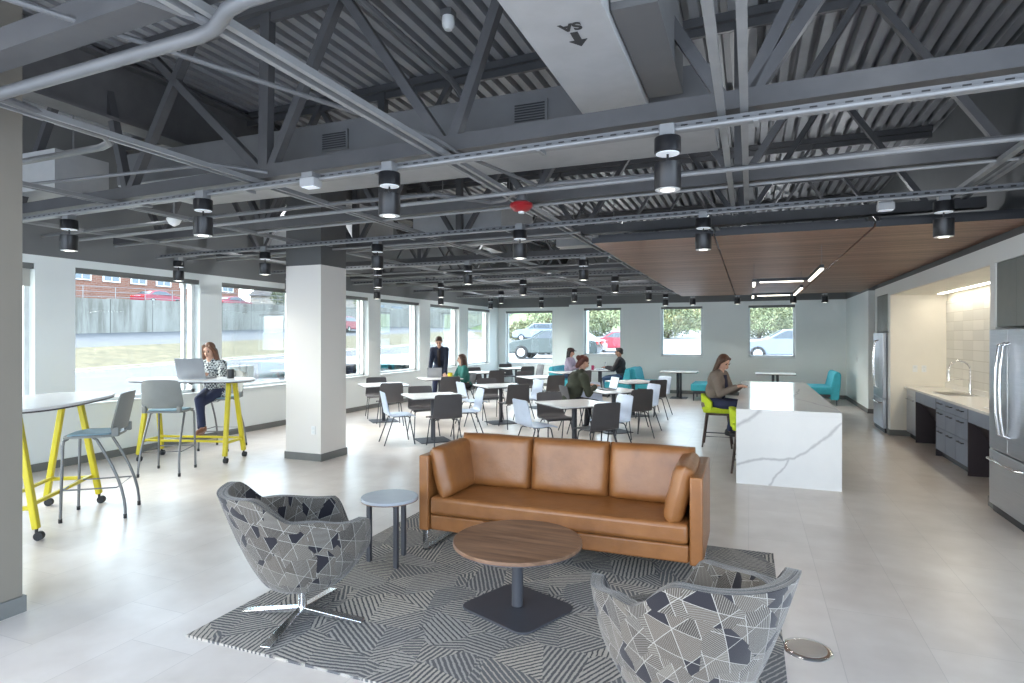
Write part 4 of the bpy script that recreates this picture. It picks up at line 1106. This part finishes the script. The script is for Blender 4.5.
    for (hip, kn, ft, s) in legs:
        c = MB(); c.cap(ft+V(0,-.035,-.03), ft+V(0,.05,-.035), .04,.042).cap(ft+V(0,.05,-.035), ft+V(0,.15,-.045), .042,.032).cap(ft+V(0,-.02,.0), ft+V(0,-.02,-.02), .046)
        organic(c, 'shoe', look.get('shoes', m_black), t, .009, 3)
    # hair
    hc = MB(); st_ = look.get('hair', 'short')
    hc.sph(hd+HM@V(0,-.024,.042), (.083,.096,.086), 20, 14, HM)
    if st_ == 'long':
        for s in (-1,1):
            hc.cap(H(s*.05,.035,.085), H(s*.082,.0,-.01), .026,.03); hc.cap(H(s*.082,-.005,-.01), H(s*.088,.0,-.12), .032,.036); hc.cap(H(s*.088,.0,-.12), H(s*.095,.012,-.22), .036,.024)
        hc.cap(H(0,-.06,0), H(0,-.085,-.2), .07,.055); hc.cap(H(-.05,-.05,-.02), H(-.06,-.06,-.2), .05,.045); hc.cap(H(.05,-.05,-.02), H(.06,-.06,-.2), .05,.045)
    elif st_ == 'bun':
        hc.sph(H(0,-.125,.04), (.05,.045,.045)); hc.cap(H(0,-.06,-.02), H(0,-.09,-.1), .06,.04)
    elif st_ == 'straight':
        for s in (-1,1): hc.cap(H(s*.05,.03,.08), H(s*.08,-.01,0), .024,.026); hc.cap(H(s*.08,-.01,0), H(s*.078,-.01,-.16), .027,.022)
        hc.cap(H(0,-.06,0), H(0,-.07,-.20), .068,.05)
    elif st_ == 'short':
        hc.sph(H(0,.02,.095), (.062,.06,.035), rot=HM); hc.cap(H(0,-.06,.02), H(0,-.07,-.03), .05,.04)
    organic(hc, 'hair', look['haircol'], t, .0085, 3)
    if look.get('cap'):
        k = MB().sph(hd+HM@V(0,-.015,.062), (.098,.11,.07), 20, 12, HM); k.sph(H(0,.10,.058), (.065,.065,.010), 16, 8, HM)
        organic(k, 'cap', look['cap'], t, .008, 2)
    if look.get('glasses'):
        gl = MB()
        for s in (-1,1):
            gl.tube([H(s*.03+.02*math.cos(2*PI*q/12), .097, .012+.016*math.sin(2*PI*q/12)) for q in range(13)], .0025, 6)
            gl.tube([H(s*.05,.095,.014), H(s*.078,.0,.01)], .0025, 6)
        gl.tube([H(-.01,.097,.014), H(.01,.097,.014)], .0025, 6); gl.build('glasses', m_blackp, t)
    return t
def cloth(nm, c, r=.85, **k): return mat(nm, c, r, 0, .12, 10, .2, 250, **k)
def m_check_():
    m, nt, b = new('checked_jacket'); co = objco(nt)
    a = nd(nt, 'ShaderNodeTexChecker', {'Vector':mapping(nt, co, rot=(.3,.2,.5)), 'Scale':34.0}, 1)
    nt.links.new(mixc(nt, ma(nt, 'MULTIPLY', a, ma(nt, 'GREATER_THAN', noi(nt, co, 34, 2), .42)), (.62,.66,.66), (.03,.04,.055)), b.inputs['Base Color']); b.inputs['Roughness'].default_value = .9; return m
H_AUB = mat('auburn_hair', (.13,.055,.028), .5, 0, .3, 30); H_BR = mat('brown_hair', (.075,.035,.022), .5, 0, .3, 30); H_BK = mat('black_hair', (.012,.010,.012), .45, 0, .3, 30)
H_RD = mat('reddish_brown_hair', (.12,.035,.022), .5, 0, .3, 30)
c_navy = cloth('navy_trousers', (.018,.025,.065)); c_dark = cloth('dark_trousers', (.018,.018,.024)); c_jean = cloth('blue_jeans', (.05,.09,.17))
m_brownshoe = mat('brown_shoe', (.20,.08,.04), .4)
person('person with auburn hair and checked jacket using a laptop at the high table', (-7.58,6.86,0), heading(.36,-.93),
       dict(seat=.775, lean=12, headlean=20, hands=[(-.12,.40,1.155),(.10,.40,1.155)], feet=[(.02,.33,.33),(-.05,.42,.38)], kneeout=.02, elbowout=.6),
       dict(top=m_check_(), topname='jacket', hem=True, legs=c_navy, shoes=m_brownshoe, hair='long', haircol=H_AUB))
person('standing person in a navy jacket leaning over a table by the windows', (-7.15,13.25,0), heading(.35,-.93),
       dict(stand=True, shoulder=.155, lean=20, headlean=34, hands=[(-.17,.36,.80),(.19,.36,.80)], elbowout=.35),
       dict(size=1.04, ease=.03, top=cloth('navy_jacket', (.016,.022,.045)), topname='jacket', legs=c_navy, inner=cloth('dark_shirt', (.03,.02,.02)), hair='short', haircol=H_BR))
person('person in a green sweater with long brown hair seated beside the yellow mug', (-6.36,13.12,0), heading(-.75,-.75),
       dict(lean=14, headlean=4, yaw=-8, hands=[(-.12,.40,.77),(.12,.42,.77)]),
       dict(top=cloth('green_sweater', (.025,.15,.13)), legs=c_dark, hair='long', haircol=H_BR))
person('person in an olive jacket with tied-up reddish hair, typing on a laptop', (-3.0,10.42,0), heading(.76,.65),
       dict(lean=24, headlean=22, scale=1.08, shoulder=.195, hands=[(-.12,.42,.775),(.12,.42,.775)], seat=.45, elbowout=.5),
       dict(top=cloth('olive_jacket', (.042,.048,.032)), topname='jacket', size=1.05, ease=.048, legs=c_dark, hair='bun', haircol=H_RD))
person('person in a dark cap with long black hair in the leftmost booth', (-5.02,17.2,0), heading(1,-.08),
       dict(lean=10, headlean=8, hands=[(-.12,.40,.78),(.12,.40,.78)]),
       dict(top=cloth('lilac_top', (.32,.28,.38)), size=1.06, legs=c_jean, hair='straight', haircol=H_BK, cap=cloth('cap_cloth', (.05,.03,.03))))
person('person with glasses and a dark shirt seated in a teal booth, facing left', (-3.40,17.1,0), heading(-1,-.05),
       dict(lean=6, headlean=8, hands=[(-.12,.40,.78),(.12,.40,.78)]),
       dict(top=cloth('charcoal_shirt', (.028,.028,.034)), topname='shirt', size=1.07, ease=.034, legs=c_jean, hair='short', haircol=H_BK, glasses=True, skin=SK2))
person('person in a taupe blazer looking at a phone at the white island', (-.56,9.95,0), heading(1,-.38),
       dict(seat=.575, lean=16, headlean=30, yaw=-18, hands=[(-.02,.44,.93),(.09,.42,.93)], feet=[(-.1,.30,.26),(.1,.32,.26)], elbowout=.5),
       dict(top=cloth('taupe_blazer', (.20,.165,.14)), topname='blazer', hem=True, size=1.02, ease=.03, inner=cloth('navy_top', (.02,.022,.05)), legs=c_navy, hair='straight', haircol=H_BR))

# ================================================================ things on tables
def laptop(label, loc, rz, lit=False, ang=108):
    """keyboard towards -y, screen faces -y"""
    t = thing('laptop', label, 'laptop', loc, rz)
    b = MB().prism(rrect(.34,.235,.012), 0,.014).build('base', m_laptop, t, bevel=.002)
    MB().box(-.15,-.03,.0142,.15,.09,.0152).build('keyboard', m_key, b, smooth=False); MB().box(-.05,-.105,.0142,.05,-.045,.0148).build('trackpad', m_cast, b, smooth=False)
    M_ = Matrix.Translation((0,.1175,.012)) @ Matrix.Rotation(R(90-ang), 4, 'X')
    l = xf(MB().prism(rrect(.34,.225,.012,cy=.1125), -.004,.004, 'y'), M_).build('lid', m_laptop, t, bevel=.0015)
    xf(MB().box(-.158,-.0055,.012,.158,-.0042,.213), M_).build('screen', m_screen if lit else m_dim, l, smooth=False)
    return t
m_dim = mat('dim_screen', (.25,.3,.36), .25)
laptop('silver-grey laptop open on the high table, its lid toward the camera', (-7.25,6.32,1.075), heading(-.25,.95)+PI, False, 112) if False else None
lp = laptop('silver-grey laptop open on the high table, its lid toward the camera', (-7.20,6.24,1.121), heading(.30,-.95), False, 106); lp.scale = (1.2,1.15,1.25)
laptop('open laptop with a bright screen facing the person in the olive jacket', (-2.42,10.82,.746), heading(.80,.6), True, 105)
laptop('grey laptop open on the cafe table in front of the standing man', (-6.98,12.66,.746), heading(.5,-.86), False, 105)
laptop('open laptop on the booth table between the two people in the teal booths', (-4.1,17.4,.746), heading(1,.3), False, 105)
def mug(label, loc, m, r=.04, h=.095, rz=0):
    t = thing('mug', label, 'mug', loc, rz)
    MB().lathe([(r*.82,0),(r,.01),(r,h),(r-.004,h),(r-.005,.012)], n=28).build('cup', m, t)
    MB().tube([(r-.003,0,h*.78),(r+.018,0,h*.78),(r+.028,0,h*.5),(r+.016,0,h*.25),(r-.003,0,h*.25)], .005, 8).build('handle', m, t)
mug('black mug beside the laptop on the high table', (-6.80,6.44,1.121), m_blackp, .05, .125, R(20))
mug('yellow mug on the cafe table by the seated person in green', (-6.52,12.58,.746), m_yellow, .055, .12)
mug('magenta cup on the booth table by the person in the cap', (-4.25,17.15,.746), mat('magenta_plastic', (.4,.03,.12), .4), .04, .13)
t = thing('phone', 'black phone held over the island by the person in the blazer', 'phone', (-.07,9.84,.915), 0)
xf(MB().prism(rrect(.072,.145,.012), -.004,.004), T((0,0,.03), ry=R(-38), rz=R(10))).build('phone_body', m_blackp, t, bevel=.002)
for (x,y,rz,lab) in ((-6.68,12.78,.3,'white sheet of paper beside the yellow mug'),(-3.95,17.3,.2,'white sheet of paper on the booth table between the two seated people')):
    tag(MB().box(-.105,-.148,0,.105,.148,.0015).build('paper_sheet', mat('paper', (.85,.85,.83), .7), loc=(x,y,.746), rz=rz, smooth=False), lab, 'paper')

# ================================================================ outdoors
def gz(x, y):       # ground height outside
    r_ = .028*max(0, y-18)
    L_ = -.12
    if x < -32: L_ = -.12+.97*min(1, (-32-x)/7)
    if x < -39: L_ = .85+.75*min(1, (-39-x)/9)
    return L_ + min(r_, 1.6)
def strip(name, x0, x1, y0, y1, m, label, cat, dz=0, kind='structure', nx=4, ny=40, zf=None):
    mb = MB(); zf = zf or gz
    for j in range(ny+1):
        for i in range(nx+1):
            x = x0+(x1-x0)*i/nx; y = y0+(y1-y0)*j/ny; mb.v.append((x,y,zf(x,y)+dz))
    for j in range(ny):
        for i in range(nx):
            a = j*(nx+1)+i; mb.f.append((a,a+1,a+nx+2,a+nx+1))
    o = mb.build(name, m, fix=False); o['kind'] = kind; return o
m_road = mat('pale_asphalt', (.085,.085,.088), .9, 0, .1, .6); m_conc = mat('kerb_concrete', (.30,.29,.27), .9, 0, .06)
m_grass = mat('dry_grass', (.11,.092,.05), 1, 0, .35, 1.5); m_green = mat('green_bank', (.13,.17,.07), 1, 0, .3, 1.2)
strip('lawn_strip', -14, -8.7, -5, 60, m_grass, '', '')
strip('road', -31.6, -14, -5, 110, m_road, '', '')
strip('kerb', -32.0, -31.6, -5, 110, m_conc, '', '', .12)
strip('grass_verge', -39, -32.0, -5, 110, m_grass, '', '', nx=6)
strip('far_road', -48, -39, -5, 110, m_road, '', '')
def bz(x, y): return .62 if y < 40 else .62+min(2.0, .045*(y-40))
strip('parking_lot', -21, 60, 20.3, 95, mat('pale_paving', (.25,.25,.255), .9, 0, .06, .5), '', '', zf=bz)
strip('green_bank', -60, 70, 95, 130, m_green, '', '', zf=lambda x,y: 2.4+(y-95)*.16)
strip('parking_edge', -14, -8.6, 60, 95, m_road, '', '', zf=bz)
def m_conw_():
    m, nt, b = new('stained_concrete_wall'); co = objco(nt); xy = nd(nt, 'ShaderNodeSeparateXYZ', {0:co})
    st_ = noi(nt, mapping(nt, co, sc=(1,.9,.12)), 1.2, 6, .7)
    fr = ma(nt, 'LESS_THAN', ma(nt, 'FRACT', ma(nt, 'MULTIPLY', xy.outputs[1], .27)), .015)
    c = ramp(nt, st_, [(.38,(.15,.14,.12)),(.52,(.24,.23,.205)),(.68,(.30,.29,.265))])
    nt.links.new(mixc(nt, fr, c, (.07,.065,.055)), b.inputs['Base Color']); b.inputs['Roughness'].default_value = .95; return m
wl = thing('retaining_wall', 'long stained pale concrete retaining wall across the street', 'retaining wall', (-48,0,0))
mb = MB()
for k in range(40):
    y0 = -5+3.2*k; z0 = gz(-48,y0)-.3; mb.box(-.5,y0,z0,0,y0+3.2,3.95+.025*(y0+1.6))
mb.build('concrete_wall', m_conw_(), wl, smooth=False)
MB().box(-.55,-5,0,.0,-4.9,.1).build('wall_end', m_conc, wl, smooth=False)
mb = MB()
for z in (4.1,4.5,4.9): mb.tube([(-48.3,-5,z-.1),(-48.3,60,z+1.5)], .02, 5)
for k in range(26): mb.cyl((-48.3,-5+2.6*k,3.9+.06*k),(-48.3,-5+2.6*k,4.8+.064*k),.025,n=6)
tag(mb.build('guard_rail', m_strut), 'thin metal rail fence along the top of the retaining wall', 'fence')
# upper lot
struct(MB().box(-120,-10,4.4,-48.5,120,4.7).build('upper_lot', m_road, smooth=False))
def m_brick_(c1, c2):
    m, nt, b = new('red_brick'); co = objco(nt); xy = nd(nt, 'ShaderNodeSeparateXYZ', {0:co})
    cv = nd(nt, 'ShaderNodeCombineXYZ', {0:ma(nt, 'ADD', xy.outputs[1], xy.outputs[0]), 1:xy.outputs[2], 2:0}, 0)
    br = nd(nt, 'ShaderNodeTexBrick', {'Vector':cv, 'Scale':1.0, 'Mortar Size':.015, 'Brick Width':.5, 'Row Height':.2, 'Color1':(*c1,1), 'Color2':(*c2,1), 'Mortar':(.26,.21,.18,1)}, 0)
    nt.links.new(br, b.inputs['Base Color']); b.inputs['Roughness'].default_value = .9; return m
m_brick = m_brick_((.24,.10,.065),(.20,.08,.05)); m_wglass = mat('far_window_glass', (.16,.19,.22), .2)
bd = thing('brick_building', 'long red brick building with white-framed windows behind the retaining wall', 'building', (-64,0,4.7))
MB().box(-12,22,0,0,62,9).build('brick_wall', m_brick, bd, smooth=False)
MB().box(-12.2,21.8,9,.3,62.2,9.5).build('roof_parapet', m_conc, bd, smooth=False)
for lvl in (2.7,):
    for k in range(12):
        y = 25.0+3.1*k
        f = MB().box(-.02,y,lvl+.2,.12,y+1.9,lvl+1.45).build('window', m_white, bd, smooth=False)
        MB().box(.10,y+.15,lvl+.32,.14,y+.9,lvl+1.33).box(.10,y+1.0,lvl+.32,.14,y+1.75,lvl+1.33).build('pane', m_wglass, f, smooth=False)
bd = thing('commercial_building', 'low white commercial building with a blue roof band beyond the street', 'building', (-60,84,4.7))
MB().box(-14,0,0,0,46,3.4).build('white_wall', m_conc, bd, smooth=False); MB().box(-14.3,-.3,3.4,.4,46.3,4.3).build('roof_band', mat('blue_band', (.06,.16,.32), .5), bd, smooth=False)
for k in range(7):
    MB().box(-.02,3+6*k,.8,.06,6.6+6*k,2.6).build('window', m_wglass, bd, smooth=False)
bd = thing('small_house', 'small pale house with a grey roof beyond the retaining wall', 'house', (-62,70,4.7))
MB().box(-8,0,0,0,9,3.2).build('house_wall', mat('pale_siding', (.34,.34,.32), .8), bd, smooth=False)
MB().prism([(-8.4,3.2),(.4,3.2),(-4,5.6)], -.3, 9.3, 'y').build('roof', mat('grey_shingle', (.2,.2,.21), .9), bd, smooth=False)
for k in range(2): MB().box(-.02,1.2+4*k,1,.06,2.8+4*k,2.4).build('window', m_wglass, bd, smooth=False)

def car(label, loc, rz, m, kind='sedan'):
    t = thing('car', label, 'car', loc, rz); L = 4.6
    if kind == 'sedan':
        pf = [(-2.3,.35),(-2.32,.6),(-2.25,.88),(-1.7,.98),(-1.15,1.32),(-.5,1.44),(.3,1.42),(1.0,1.02),(1.9,.88),(2.25,.68),(2.3,.4),(2.2,.28),(-2.2,.28)]
        gl = [(-1.55,.98),(-1.08,1.27),(-.5,1.37),(.25,1.35),(.85,1.02)]
    else:
        pf = [(-2.3,.4),(-2.32,.9),(-2.2,1.15),(-1.95,1.62),(-1.5,1.72),(.2,1.72),(.95,1.18),(1.95,1.04),(2.28,.8),(2.3,.45),(2.2,.32),(-2.2,.32)]
        gl = [(-2.0,1.2),(-1.85,1.55),(-1.5,1.64),(.15,1.64),(.75,1.2)]
    top = max(z for _, z in pf); belt = 1.0 if kind == 'sedan' else 1.18
    def hw(z): return .90 - (.0 if z < belt-.1 else .26*((z-belt+.1)/(top-belt+.1))) - (.05 if z < .4 else 0)
    mb = MB(); n = len(pf)
    for s in (-1,1): mb.v += [(x, s*hw(z), z) for x,z in pf]
    mb.f = [tuple(range(n)), tuple(range(n,2*n))[::-1]] + [(i,(i+1)%n,n+(i+1)%n,n+i) for i in range(n)]
    mb.build('car_body', m, t, bevel=.05, seg=3)
    for s in (-1,1):
        w = MB(); k = len(gl); w.v = [(x, s*(hw(z)+.012), z) for x,z in gl]+[(x, s*(hw(z)-.03), z) for x,z in gl]
        w.f = [tuple(range(k)), tuple(range(k,2*k))[::-1]]+[(i,(i+1)%k,k+(i+1)%k,k+i) for i in range(k)]
        w.build('side_window', m_carglass, t, smooth=False)
    for (a, b_) in (((7,8) if False else (6,7)), (3,4)) if kind == 'sedan' else ((5,6),(2,3)):
        (xa,za),(xb,zb) = pf[a], pf[b_]; w = MB(); q = []
        for f_ in (.12,.88):
            x, z = xa+(xb-xa)*f_, za+(zb-za)*f_; q.append((x,z+.02))
        (x0,z0),(x1,z1) = q; w.add([(x0,-hw(z0)+.08,z0),(x0,hw(z0)-.08,z0),(x1,hw(z1)-.1,z1),(x1,-hw(z1)+.1,z1)], [(0,1,2,3)])
        o = w.build('windscreen', m_carglass, t, smooth=False); so = o.modifiers.new('s','SOLIDIFY'); so.thickness = .03
    for x in (-1.4,1.42):
        for s in (-1,1):
            w = MB().cyl((x,s*.70,.33),(x,s*.92,.33),.33,n=28).build('wheel', m_rubber, t, bevel=.02)
            r_ = MB().cyl((x,s*.915,.33),(x,s*.93,.33),.2,n=20)
            for k in range(5):
                a = 2*PI*k/5; r_.bar((x,s*.935,.33),(x+.19*math.cos(a),s*.935,.33+.19*math.sin(a)),.05,.012,(0,1,0))
            r_.build('rim', m_chrome, w)
    for s in (-1,1):
        MB().sph((2.2,s*.66,.70),(.10,.17,.07)).build('headlight', m_disc, t); MB().box(-2.33,s*.6-.18,.72,-2.25,s*.6+.18,.88).build('tail_light', m_redp, t, bevel=.02)
m_carglass = mat('car_glass', (.03,.04,.05), .1, spec=.8); m_redp = mat('tail_red', (.5,.02,.02), .3)
m_cdark = mat('dark_green_paint', (.055,.07,.072), .25, .2); m_cwhite = mat('white_paint_car', (.42,.42,.43), .25); m_cred = mat('red_car_paint', (.26,.02,.04), .3)
m_csil = mat('silver_car_paint', (.22,.26,.33), .3, .2)
car('dark grey-green car parked close outside the leftmost back window', (-9.1,28.7,.62), R(184), m_cdark)
car('silver sport utility car parked farther out beyond the dark car', (-19.6,56,1.32), R(200), m_csil, 'suv')
car('white car parked outside the first back window right of the pier', (-10.4,35.6,.62), R(182), m_cwhite)
car('red car parked beyond the white car outside the back window', (-8.3,41.2,.66), R(182), m_cred)
car('pale silver-blue car parked outside the rightmost back window', (1.7,30.2,.62), R(183), m_csil)
car('red car parked on the upper lot above the retaining wall', (-53,41.5,4.7), R(95), m_cred)
car('second red car parked on the upper lot, farther along the retaining wall', (-53,50.5,4.7), R(95), m_cred)
car('small red car on the far road, seen just right of the white column', (-43,57.5,gz(-43,57.5)), R(100), m_cred, 'suv')
def bush(name, label, cat, c, r, n, ls, m, trunk=None):
    rnd = random.Random(hash(label) % 1000 if False else sum(map(ord,label)))
    t = thing(name, label, cat, c); mb = MB()
    for k in range(n):
        a = rnd.uniform(0,2*PI); u = rnd.uniform(-1,1); q = rnd.uniform(.45,1)**.6; s_ = math.sqrt(1-u*u)
        p = V(r[0]*q*s_*math.cos(a), r[1]*q*s_*math.sin(a), r[2]*(1+q*u)) 
        if trunk: p.z += trunk
        d = V(rnd.uniform(-1,1),rnd.uniform(-1,1),rnd.uniform(-1,1)).normalized()*ls; e = d.cross(V(rnd.uniform(-1,1),rnd.uniform(-1,1),1)).normalized()*ls*.6
        mb.add([p-d, p+e*.5, p+d, p-e*.5], [(0,1,2,3)])
    mb.build('foliage', m, t, smooth=False, fix=False)
    st_ = MB(); st_.tube([(0,0,0),(.05,0,(trunk or 0)+r[2]*.8)], [.04+.03*r[0],.02], 8)
    for k in range(6):
        a = k*1.05; st_.tube([(0,0,(trunk or 0)*.8),(r[0]*.5*math.cos(a), r[1]*.5*math.sin(a), (trunk or 0)+r[2]*1.1)], [.03+.01*r[0],.008], 6)
    st_.build('stem' if not trunk else 'trunk', m_darkwood, t)
m_leafg = mat('leaf_green', (.21,.22,.12), .8, 0, .35, 3); m_leafy = mat('leaf_dry_yellow', (.34,.28,.11), .8, 0, .25, 4); m_leafd = mat('leaf_dark', (.14,.16,.085), .8, 0, .35, 3)
for k, (x,y) in enumerate(((-9.6,9.0),(-9.5,10.6),(-9.7,11.4),(-9.5,12.6),(-9.8,13.4),(-9.6,14.2),(-9.7,15.6),(-9.5,17.6))):
    bush('ornamental_grass', 'clump of dry yellow grass outside the left windows, %s from the camera' % ORD[k], 'grass clump', (x,y,-.12), (.42,.42,.42), 500, .09, m_leafy)
for k, (x,y,s_) in enumerate(((-7.6,61,2.8),(-3.4,68,2.9),(.8,61,2.8),(5.0,68,2.9),(9.5,61,2.8),(-22,60,2.0),(-17,66,2.4))):
    bush('shrub', 'rounded green shrub on the bank beyond the parking lot, %s of the row' % ORD[k], 'shrub', (x,y,bz(x,y) if x > -14 else gz(x,y)), (s_*1.15,s_,s_*.62), 2600, .2, m_leafg if k % 2 else m_leafd)
for k, (x,y,h) in enumerate(((-10,92,5),(-1,92,6),(8,92,5.5),(17,92,6),(-20,92,5),(-30,92,6),(27,92,6))):
    bush('bare_tree', 'pale spring tree on the far bank, %s of the tree line' % ORD[k], 'tree', (x,y,2.4), (4.2,3.2,h*.6), 2600, .26, m_leafg if k % 3 else m_leafy, trunk=.6)
for k, (x,y) in enumerate(((-60,66),(-58,82))):
    bush('street_tree', 'green tree beside the small house above the retaining wall, %s one' % ORD[k], 'tree', (x,y,4.7), (1.8,1.8,1.6), 1200, .2, m_leafd, trunk=1.0)
t = thing('utility_pole', 'thin dark street pole seen through the window left of the white column', 'pole', (-30.5,34.5,gz(-30.5,34.5)))
MB().cyl((0,0,0),(0,0,5.2),.07,.06,n=10).build('post', m_cast, t); MB().box(-.03,-.25,3.6,.03,.25,4.3).build('sign_plate', m_strut, t)
t = thing('outdoor_bollard', 'grey L-shaped metal post outside the window near the white column', 'post', (-9.9,9.75,-.12))
MB().box(-.1,-.05,0,.1,.15,1.22).build('post', m_strut, t, bevel=.01); MB().box(-.1,-.5,1.08,.1,-.05,1.22).build('arm', m_strut, t, bevel=.01)

# ================================================================ camera, sky, light
cam = bpy.data.cameras.new('camera'); co_ = bpy.data.objects.new('camera', cam); COL.objects.link(co_); S.camera = co_
co_.location = (0,0,1.7); TH = math.atan(238/603); co_.rotation_euler = (PI/2,0,TH)
cam.sensor_width = 36; cam.lens = 603/1024*36; cam.shift_y = -4.5/1024; cam.clip_start = .05; cam.clip_end = 400
w = bpy.data.worlds.new('overcast'); S.world = w; w.use_nodes = True; nt = w.node_tree; bg = nt.nodes['Background']
sk = nt.nodes.new('ShaderNodeTexSky'); sk.sky_type = 'NISHITA' if 'NISHITA' in [e.identifier for e in sk.bl_rna.properties['sky_type'].enum_items] else sk.sky_type
try: sk.sun_disc = False; sk.sun_elevation = R(38); sk.sun_rotation = R(250); sk.air_density = 1.5; sk.dust_density = 4
except Exception: pass
mx = mixc(nt, .86, (0,0,0), (.76,.91,1.12)); nt.links.new(sk.outputs[0], mx.node.inputs[6])
SKYMIX = mx.node
nt.links.new(mx, bg.inputs[0]); bg.inputs[1].default_value = 5.2
def area(name, loc, rot, sx, sy, p, c=(1,1,1)):
    l = bpy.data.lights.new(name, 'AREA'); l.shape = 'RECTANGLE'; l.size = sx; l.size_y = sy; l.energy = p; l.color = c
    o = bpy.data.objects.new(name, l); COL.objects.link(o); o.location = loc; o.rotation_euler = rot; return o
def spot(loc, p, c=(1,.95,.88), ang=110):
    l = bpy.data.lights.new('pendant_lamp', 'SPOT'); l.energy = p; l.color = c; l.spot_size = R(ang); l.spot_blend = .7; l.shadow_soft_size = .05
    o = bpy.data.objects.new('pendant_lamp', l); COL.objects.link(o); o.location = loc
for ri, (y, xs) in enumerate(rows):
    for x in xs[::2] if ri > 4 else xs: spot((x,y,2.52), 20 if ri < 2 else 95)
for (x,y) in ((-7.0,2.7),(-7.2,.9),(-4.6,.9),(-5.2,4.7),(-6.7,4.6),(-4.5,2.7),(-2.7,4.5),(.7,2.7),(1.0,4.6),(-6.6,7.9),(-3.9,8.3),(-.2,6.5+1.9),(1.3,6.5+4),(-5.0,12.2),(-2.9,14.0),(-7,15.8),(.6,14.2)):
    l = bpy.data.lights.new('fill_point', 'POINT'); l.energy = 6 if y < 7 else 34; l.color = (.92,.96,1); l.shadow_soft_size = 0  # unseen points added to brighten the ceiling and back; no fixtures here
    o = bpy.data.objects.new('fill_point', l); COL.objects.link(o); o.location = (x,y,3.35)
sl = bpy.data.lights.new('soft_daylight', 'SUN'); sl.energy = 5.5; sl.angle = R(50); sl.color = (.60,.79,1.0); so_ = bpy.data.objects.new('soft_daylight', sl); COL.objects.link(so_); so_.rotation_euler = (0, R(-58), R(12)); so_.location = (-20,5,12)
area('alcove_strip', (2.92,9.75,2.40), (0,0,0), .05, 4.2, 17, (1,.9,.72))
area('linear_a', (.4,8.7,2.42), (0,0,0), .6, .04, 6, (1,.93,.82)); area('linear_b', (.4,11.6,2.42), (0,0,0), .6, .04, 6, (1,.93,.82))
S.view_settings.view_transform = 'Standard'; S.view_settings.look = 'None'
S.view_settings.exposure = -0.08
S.cycles.use_denoising = True; S.cycles.max_bounces = 8; S.cycles.diffuse_bounces = 5; S.cycles.sample_clamp_indirect = 6; S.cycles.caustics_reflective = False; S.cycles.caustics_refractive = False
